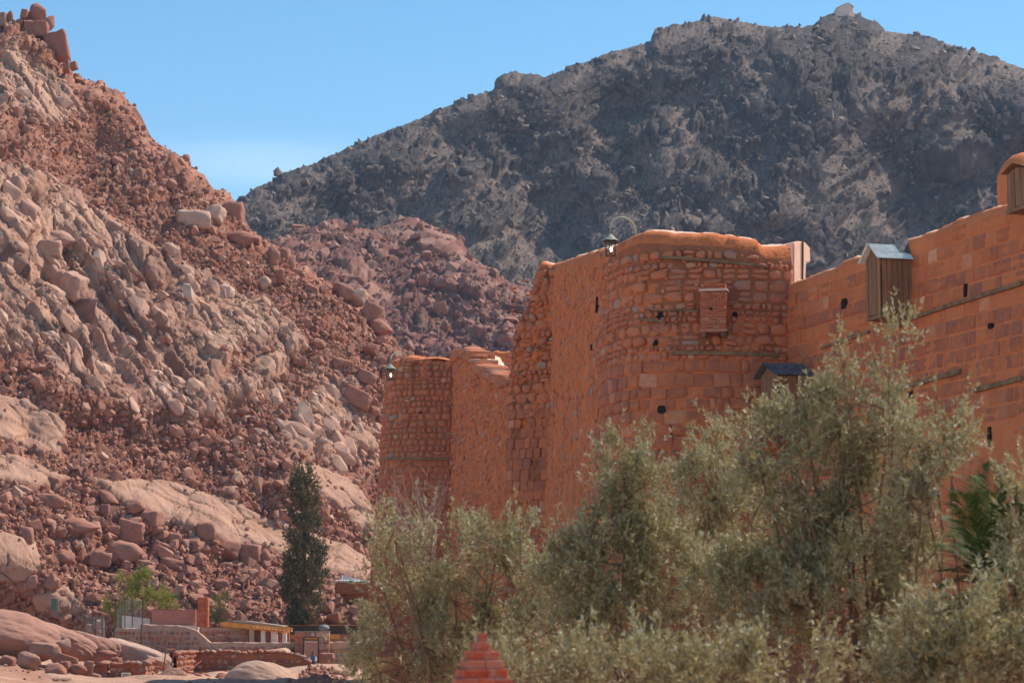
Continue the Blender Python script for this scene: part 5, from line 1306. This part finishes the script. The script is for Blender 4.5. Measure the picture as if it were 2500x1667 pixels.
# ------------------------------------------------------------------ foliage
def leaf_mat(name, stops, trans=.25, rough=.5):
    m, t, b = newmat(name, rough); ge = t.nodes.new('ShaderNodeNewGeometry')
    c = ramp(t, ge.outputs['Random Per Island'], stops)
    n2 = noise(t, .9, 3, .6); c = mixc(t, mth(t,'MULTIPLY', n2, .5), c, stops[0][1])
    t.links.new(c, b.inputs['Base Color']); b.inputs['Specular IOR Level'].default_value = .4 if name == 'olive_leaf' else .1
    tr = t.nodes.new('ShaderNodeBsdfTranslucent'); t.links.new(c, tr.inputs[0]); mx_ = t.nodes.new('ShaderNodeMixShader'); mx_.inputs[0].default_value = trans
    t.links.new(b.outputs[0], mx_.inputs[1]); t.links.new(tr.outputs[0], mx_.inputs[2]); t.links.new(mx_.outputs[0], t.nodes['Material Output'].inputs[0]); return m
M['olive'] = leaf_mat('olive_leaf', [(0,(.32,.245,.10)),(.35,(.42,.35,.165)),(.7,(.50,.45,.24)),(.93,(.62,.57,.38)),(1,(.72,.70,.56))])
M['cypress'] = leaf_mat('cypress_leaf', [(0,(.10,.10,.052)),(.5,(.17,.16,.08)),(.85,(.20,.15,.08)),(1,(.30,.19,.11))], .1)
M['acacia'] = leaf_mat('acacia_leaf', [(0,(.24,.25,.045)),(.5,(.33,.34,.07)),(1,(.46,.44,.13))], .3)
M['palm'] = leaf_mat('palm_leaf', [(0,(.03,.055,.012)),(.6,(.06,.10,.02)),(.9,(.13,.17,.035)),(1,(.36,.36,.19))], .12, .6)
M['bark'] = simple('olive_bark', (.27,.15,.09), .95, .3, 6, .6, .02)
M['twig'] = simple('dead_twig', (.40,.25,.20), .9, .2, 6, 0)
def unit(a): return a/(np.linalg.norm(a,axis=-1,keepdims=True)+1e-9)
def leaves(C_, Dr, L, W_, rng):
    """diamond leaf quads: base C_, direction Dr"""
    side = unit(np.cross(Dr, rng.normal(size=C_.shape))); n = len(C_)
    nrm = np.cross(side, Dr)
    L = L[:,None]; W_ = W_[:,None]
    V = np.stack([C_, C_+Dr*L*.5+side*W_*.5+nrm*L*.04, C_+Dr*L, C_+Dr*L*.5-side*W_*.5+nrm*L*.04],1).reshape(-1,3)
    return V, np.arange(n*4).reshape(-1,4)
PERK = 9.5
def crown(name, parent, blobs, per, lpt, tl, ll, lw, mat, seed, up=.8, gap=.42, shell=.5, gsc=1., cl=26):
    """blobs: (centre xyz, radii xyz); per = twigs per m2 of frontal area"""
    rng = np.random.default_rng(seed); B=[];Dn=[]
    for c,r_ in blobs:
        n = int(per*PERK*math.pi*r_[0]*r_[2]); m_ = max(6, n//cl); d = unit(rng.normal(size=(m_,3))); rad = rng.uniform(0,1,(m_,1))**(.33 if shell < .5 else .22)
        cc = np.array(c)+d*rad*np.array(r_); sp_ = tl*.62; kk = rng.integers(0,m_,n)
        p = cc[kk]+rng.normal(size=(n,3))*np.array([sp_*.6,sp_*.6,sp_*1.0])*rng.uniform(.5,1.3,(m_,1))[kk]
        # lumpy outline
        q = fbm(p[:,0]*1.9*gsc+seed, p[:,2]*1.9*gsc+p[:,1]*.7, seed, 3)
        p = p[(q > gap)|(rng.uniform(size=n) < .25)]
        o = unit((p-np.array(c))/np.array(r_)+1e-6)
        dr = unit(o*.55+np.array([0,0,up])+rng.normal(size=p.shape)*.32); B.append(p); Dn.append(dr)
    P = np.concatenate(B); Dr = np.concatenate(Dn); n=len(P); tlv = tl*rng.uniform(.6,1.4,n)
    t_ = rng.uniform(.05,1,(n,lpt)); C_ = P[:,None]+Dr[:,None]*(t_*tlv[:,None])[...,None]
    ld = unit(Dr[:,None]*.9+rng.normal(size=(n,lpt,3))*.55)
    V,F = leaves(C_.reshape(-1,3), ld.reshape(-1,3), ll*rng.uniform(.6,1.3,n*lpt), lw*rng.uniform(.7,1.3,n*lpt), rng)
    me = fast_mesh(name, V-np.array(parent.location)[None], F, mat, False); o = D.objects.new(name, me); link(o, parent); o['kind']='stuff'; return P
def limbs(parent, base, trunkr, blobs, seed, ntw=60, P=None, mat=None, name='trunk', straight=False):
    rng = random.Random(seed); loc = parent.location; mb = MB(); base = Vector(base)
    allc = [Vector(c) for c,_ in blobs]; cen = sum(allc, Vector())/len(allc)
    fork = base.lerp(Vector((cen.x,cen.y,min(c.z for c in allc))), .45) if not straight else base.lerp(cen,.3)
    mb.tube([base, base.lerp(fork,.5)+Vector((rng.uniform(-.1,.1),0,0)), fork], [trunkr, trunkr*.8, trunkr*.7], 8)
    o = mb.build(name, M['bark'], parent, smooth=True)
    mb = MB(); nodes=[]
    for c,(bc,r_) in zip(allc, blobs):
        a = fork; mid = a.lerp(c,.5)+Vector((rng.uniform(-.25,.25),rng.uniform(-.2,.2),rng.uniform(-.1,.2))); top = c+Vector((rng.uniform(-.1,.1),0,r_[2]*.6))
        pts = [a, a.lerp(mid,.5)+Vector((rng.uniform(-.08,.08),0,0)), mid, mid.lerp(c,.6)+Vector((rng.uniform(-.08,.08),0,0)), c, top]; g_ = .55 if c.z > cen.z+.8 else 1.; rr=[g_*trunkr*q_ for q_ in (.5,.42,.34,.26,.18,.06)]
        mb.tube(pts, rr, 6); nodes += [(mid,rr[2]),(c,rr[4]),(top,rr[5]),(mid.lerp(c,.6),rr[3])]
    if P is not None and len(P):
        for i in range(ntw*len(blobs)//3):
            q = Vector(P[rng.randrange(len(P))].tolist()); nd,rn = min(rng.sample(nodes,min(6,len(nodes))), key=lambda s_:(s_[0]-q).length)
            m_ = nd.lerp(q,.5)+Vector((rng.uniform(-.1,.1),rng.uniform(-.1,.1),rng.uniform(-.12,.12)))
            mb.tube([nd,m_,q], [max(.007,rn*.35),.008,.004], 4, cap=False)
    mb.build('branches', M['bark'], parent, smooth=True)
def px_blobs(lst, Y, dep=.8):
    k = mpp(Y); return [(tuple(atv(x,y,Y+random.uniform(-.5,.5))), (rx*k, max(rx,ry)*k*dep*.6, ry*k)) for x,y,rx,ry in lst]
def olive(lst, Y, label, seed, basepx, per=48, gap=.42, tr=.13, up=.8):
    bl = px_blobs(lst, Y); b = atv(basepx, 1700, Y); b.z = -4.2
    t = empty('olive_tree', b, label, 'olive tree')
    P = crown('crown', t, bl, per, 14, .24, .072, .021, M['olive'], seed, up=up, gap=gap)
    limbs(t, b, tr*.5, bl, seed, 36, P); return t
olive([(985,1385,100,85),(945,1470,70,95),(890,1570,62,90),(1110,1370,90,80),(1060,1470,130,90),(1215,1335,100,62),(1330,1330,60,55),(1240,1440,140,90),(1000,1570,150,110),(1170,1580,150,120),(1340,1450,90,110),(960,1300,40,45),(1060,1275,28,40)], 33, 'wide olive tree at left with bare pinkish twigs above it and the fortress foot behind', 21, 1075, per=34, gap=.47)
olive([(1525,1150,52,85),(1560,1230,75,90),(1495,1265,70,80),(1460,1370,75,70),(1580,1370,130,100),(1400,1440,90,100),(1500,1500,150,130),(1660,1500,130,130),(1350,1600,120,100)], 30, 'olive tree with a pointed top in front of the middle of the great tower', 22, 1620, per=52)
olive([(1690,1130,45,50),(1740,1200,85,90),(1800,1120,60,80),(1700,1290,90,90),(1820,1270,90,90)], 36, 'slender pale olive tree standing behind the pointed one', 23, 1760, per=44, gap=.45)
olive([(2190,842,30,58),(2170,925,44,62),(2060,920,34,52),(2045,1030,55,75),(1965,1020,38,50),(1910,1095,95,85),(2080,1130,75,85),(1870,1200,120,90),(2060,1240,120,95),(2180,1010,42,55),(2165,1090,50,50),(1960,1350,190,120),(2170,1370,110,90),(1850,1470,180,130),(2060,1500,190,140),(2180,1570,140,110)], 28, 'biggest olive tree, its top sprays reaching up to the tin roofed plank box', 24, 2150, per=54, tr=.17)
olive([(2330,1060,34,48),(2255,1105,48,52),(2285,1150,45,55),(2215,1200,45,50),(2250,1250,60,50),(2230,1340,40,60)], 27.2, 'olive bough rising between the big tree and the palm', 25, 2290, per=60, gap=.40, tr=.10)
olive([(2485,1220,38,75),(2500,1330,50,90),(2480,1430,55,80),(2470,1540,80,110)], 25, 'olive tree cut by the right border beside the palm', 26, 2480, per=60, tr=.10)
olive([(2330,1540,110,90),(2280,1640,150,90),(2420,1640,120,90)], 24, 'low olive shrub in the lower right corner under the palm', 27, 2340, per=64, tr=.07)
olive([(1500,1668,120,50),(1420,1640,70,40),(1660,1650,110,70),(1750,1690,120,60),(1900,1660,130,80),(1290,1670,90,50)], 23.5, 'low silvery olive growth along the bottom border right of the brick finial', 28, 1650, per=60, tr=.07)
# bare twigs
t = empty('dead_shrub', atv(1030,1420,37), 'bare pinkish dead twigs in front of the corner tower foot', 'shrub'); mb = MB(); rt = random.Random(5)
for i in range(34):
    a = atv(rt.uniform(980,1060),rt.uniform(1330,1400),37); b_ = atv(rt.uniform(940,1120),rt.uniform(1140,1290),37+rt.uniform(-.5,.5)); m_ = a.lerp(b_,.5)+Vector((rt.uniform(-.15,.15),0,rt.uniform(-.05,.15)))
    mb.tube([a,m_,b_],[.012,.008,.003],4,cap=False)
    for j in range(4):
        q = m_.lerp(b_, rt.random()); mb.tube([q, q+Vector((rt.uniform(-.25,.25),rt.uniform(-.1,.1),rt.uniform(-.02,.25)))],[.005,.002],3,cap=False)
mb.build('twigs', M['twig'], t)
# cypress
Yc = 181.; k=mpp(Yc); bl=[]; prof=[(1170,740,24,28),(1205,742,36,34),(1250,742,40,36),(1300,744,44,38),(1345,752,40,34),(1375,738,46,34),(1415,735,52,36),(1455,735,44,34),(1490,742,40,32),(1520,738,32,24),(1395,783,14,22),(1340,785,12,16),(1440,695,14,22),(1190,722,14,16),(1300,705,10,16),(1485,775,14,18)]
t = empty('cypress_tree', atv(738,1545,Yc), 'tall dark columnar cypress rising above the orange roofed house', 'cypress')
bl=[(tuple(atv(x,y,Yc)),(rx*k,rx*k,ry*k*1.15)) for y,x,rx,ry in prof]
P=crown('crown', t, bl, 12, 7, .35, .17, .09, M['cypress'], 31, up=.9, gap=.36, shell=.6, gsc=.5, cl=7)
m_=MB(); m_.tube([atv(738,1560,Yc),atv(742,1350,Yc),atv(742,1200,Yc)],[.3,.2,.06],8); m_.build('trunk',M['bark'],t)
# acacias
Ya=178.; k=mpp(Ya); t=empty('acacia_tree', atv(300,1545,Ya),'feathery yellow green acacia behind the wire enclosure','acacia')
bl=[(tuple(atv(x,y,Ya)),(rx*k,rx*k,ry*k)) for x,y,rx,ry in ((310,1432,26,24),(345,1425,30,24),(330,1455,40,24),(385,1462,30,22),(410,1470,18,14),(280,1478,26,18),(300,1495,24,16))]
P=crown('crown',t,bl,22,8,.35,.13,.05,M['acacia'],32,up=.3,gap=.42,gsc=.6); limbs(t, atv(284,1550,Ya), .12, bl, 33, 24, P)
t=empty('acacia_bush', atv(525,1520,Ya),'small green acacia bush right of the brick chimney','acacia')
bl=[(tuple(atv(x,y,Ya)),(rx*k,rx*k,ry*k)) for x,y,rx,ry in ((525,1475,17,18),(540,1468,12,14),(520,1495,16,18),(540,1505,14,12))]
P=crown('crown',t,bl,22,8,.3,.13,.05,M['acacia'],34,up=.5,gap=.42,gsc=.6); limbs(t, atv(525,1530,Ya), .06, bl, 35, 12, P)
# palm
def palm():
    Yp = 25.8; c = atv(2425,1435,Yp); base = Vector((c.x,c.y,-4.2)); t = empty('date_palm', base, 'dark green date palm fronds between the olives at the right', 'palm')
    m_ = MB(); m_.tube([base, base.lerp(c,.5), c], [.16,.14,.12], 10); m_.build('trunk', M['bark'], t)
    tips = [(2305,1390,-.4),(2312,1262,.3),(2335,1200,-.3),(2378,1165,.2),(2420,1130,.5),(2300,1330,.6),(2350,1240,-.8),(2290,1430,-.5),(2310,1480,.3),(2400,1200,-.6),(2470,1190,.3),(2540,1260,.2),(2560,1360,0),(2300,1540,-.3),(2350,1560,.4),(2480,1230,-.9),(2330,1300,1.),(2390,1540,-.6)]
    rt = random.Random(3)
    for (x,y,dy) in tips:
        tip = atv(x,y,Yp+dy); d = tip-c; mb = MB(); up = Vector((0,0,1)); n=60; pts=[]
        ctrl = c+d*.5+up*(d.length*.22)
        for i in range(n+1):
            f=i/n; pts.append(c*(1-f)**2+ctrl*2*f*(1-f)+tip*f*f)
        mb.tube(pts[::3]+[pts[-1]], [.018*(1-.75*j/12) for j in range(len(pts[::3])+1)], 5)
        for i in range(3,n+1):
            f=i/n; tg=(pts[i]-pts[i-1]).normalized(); sd_=tg.cross(up).normalized(); L=.34*math.sin(math.pi*min(1,f*.85+.12))+.05
            for s_ in (-1,1):
                dr=(sd_*s_*.75+tg*.75+up*rt.uniform(-.05,.35)-up*.12).normalized(); e=pts[i]+dr*L; w_=tg*.009; m2=pts[i].lerp(e,.45)
                mb.add([pts[i]-w_*.6,m2-w_*1.2,e-up*.03,m2+w_*1.2],[(0,1,2,3)])
        mb.build('frond', M['palm'], t)
palm()
# ------------------------------------------------------------------ brick finial in the foreground
def finial():
    Yf = 18.0; k = mpp(Yf); yaw = .24; ax = Vector((math.cos(yaw),math.sin(yaw),0)); ay = Vector((-math.sin(yaw),math.cos(yaw),0))
    M['fbrick'] = stone_mat('smeared_brick', [(0,(.50,.085,.04)),(.4,(.62,.14,.06)),(.7,(.42,.06,.035)),(1,(.60,.22,.13))], (.50,.20,.14), 5, .95, (.52,.25,.18))
    t_ = M['fbrick'].node_tree
    fb = brick_me(M['fbrick']); topc = atv(1175,1545,Yf); t = empty('brick_finial', Vector((topc.x,topc.y,-4.2)), 'stepped pyramid of red bricks smeared with mortar, out of focus at the bottom edge', 'finial')
    rr = random.Random(2); bh = 19.2*k; jt = 2.4*k; z = topc.z+4.2; wid = [27,47,88,106,128,143]
    cen = Vector((0,0,0))
    for i,w_ in enumerate(wid):
        W_=w_*k/(math.cos(yaw)+.9*math.sin(yaw))*1.0; z -= bh; nb_ = max(1, round(W_/.15)); 
        if i < 2: rows_=[(nb_,1)]
        for a in range(nb_):
            for b in range(nb_):
                if 0 < a < nb_-1 and 0 < b < nb_-1: continue
                s_=W_/nb_; cx_=(a+.5)*s_-W_/2; cy_=(b+.5)*s_-W_/2
                cc=ax*cx_+ay*cy_+Vector((rr.uniform(-.003,.003),rr.uniform(-.003,.003),z+bh/2))
                o=D.objects.new('brick',fb); COL.objects.link(o); o.parent=t
                g_=.985; o.matrix_basis=Matrix.Translation(cc) @ Matrix(((ax.x*s_*g_,ay.x*s_*g_,0,0),(ax.y*s_*g_,ay.y*s_*g_,0,0),(0,0,bh,0),(0,0,0,1)))
        m_=MB(); rm=Matrix(((ax.x,ay.x,0),(ax.y,ay.y,0),(0,0,1))); z-=jt; m_.box((0,0,z+jt/2),(W_*.97,W_*.97,jt),rm); m_.box((0,0,z+jt+bh/2),(W_*.9,W_*.9,bh*.9),rm); o=m_.build('mortar_bed', M['fmort'], None); o.parent=t
    # corbelled slab, two arched openings under it and the shaft down to the ground
    W_=140*k/(math.cos(yaw)+.9*math.sin(yaw)); m_=MB(); rm=Matrix(((ax.x,ay.x,0),(ax.y,ay.y,0),(0,0,1)))
    m_.box((0,0,z-.02),(W_*.98,W_*.98,.045),rm); o=m_.build('slab', M['oplaster'], None, bevel=.008); o.parent=t
    for sx_ in (-1,0,1):
        for sy_ in (-1,0,1):
            if sx_==0 and sy_==0: continue
            m_=MB(); m_.box(rm @ Vector((sx_*W_*.42,sy_*W_*.42,z-.115)),(W_*.15,W_*.15,.145),rm); o=m_.build('pillar', M['fbrick'], None, bevel=.006); o.parent=t
    m_=MB(); m_.box((0,0,(z-.19)/2),(W_*.95,W_*.95,z-.19),rm); o=m_.build('shaft', M['oplaster'], None, bevel=.01); o.parent=t
M['fmort'] = simple('grey_bed_mortar', (.33,.20,.16), .9, .2, 8)
finial()
# ------------------------------------------------------------------ air
def haze():
    m_ = MB(); x0,x1,y0,y1,z0,z1 = -1490,1490,-45,1490,-8.0,330
    m_.box(((x0+x1)/2,(y0+y1)/2,(z0+z1)/2),(x1-x0,y1-y0,z1-z0)); m = D.materials.new('air'); m.use_nodes=True; t=m.node_tree; t.nodes.clear()
    v=t.nodes.new('ShaderNodeVolumePrincipled'); v.inputs['Color'].default_value=(.62,.76,1,1); v.inputs['Density'].default_value=HAZE; v.inputs['Anisotropy'].default_value=0
    o_=t.nodes.new('ShaderNodeOutputMaterial'); t.links.new(v.outputs[0],o_.inputs['Volume'])
    o=m_.build('haze', m, None); o['kind']='stuff'; o['label']='thin blue air over the valley'
HAZE = 0.00013
haze()
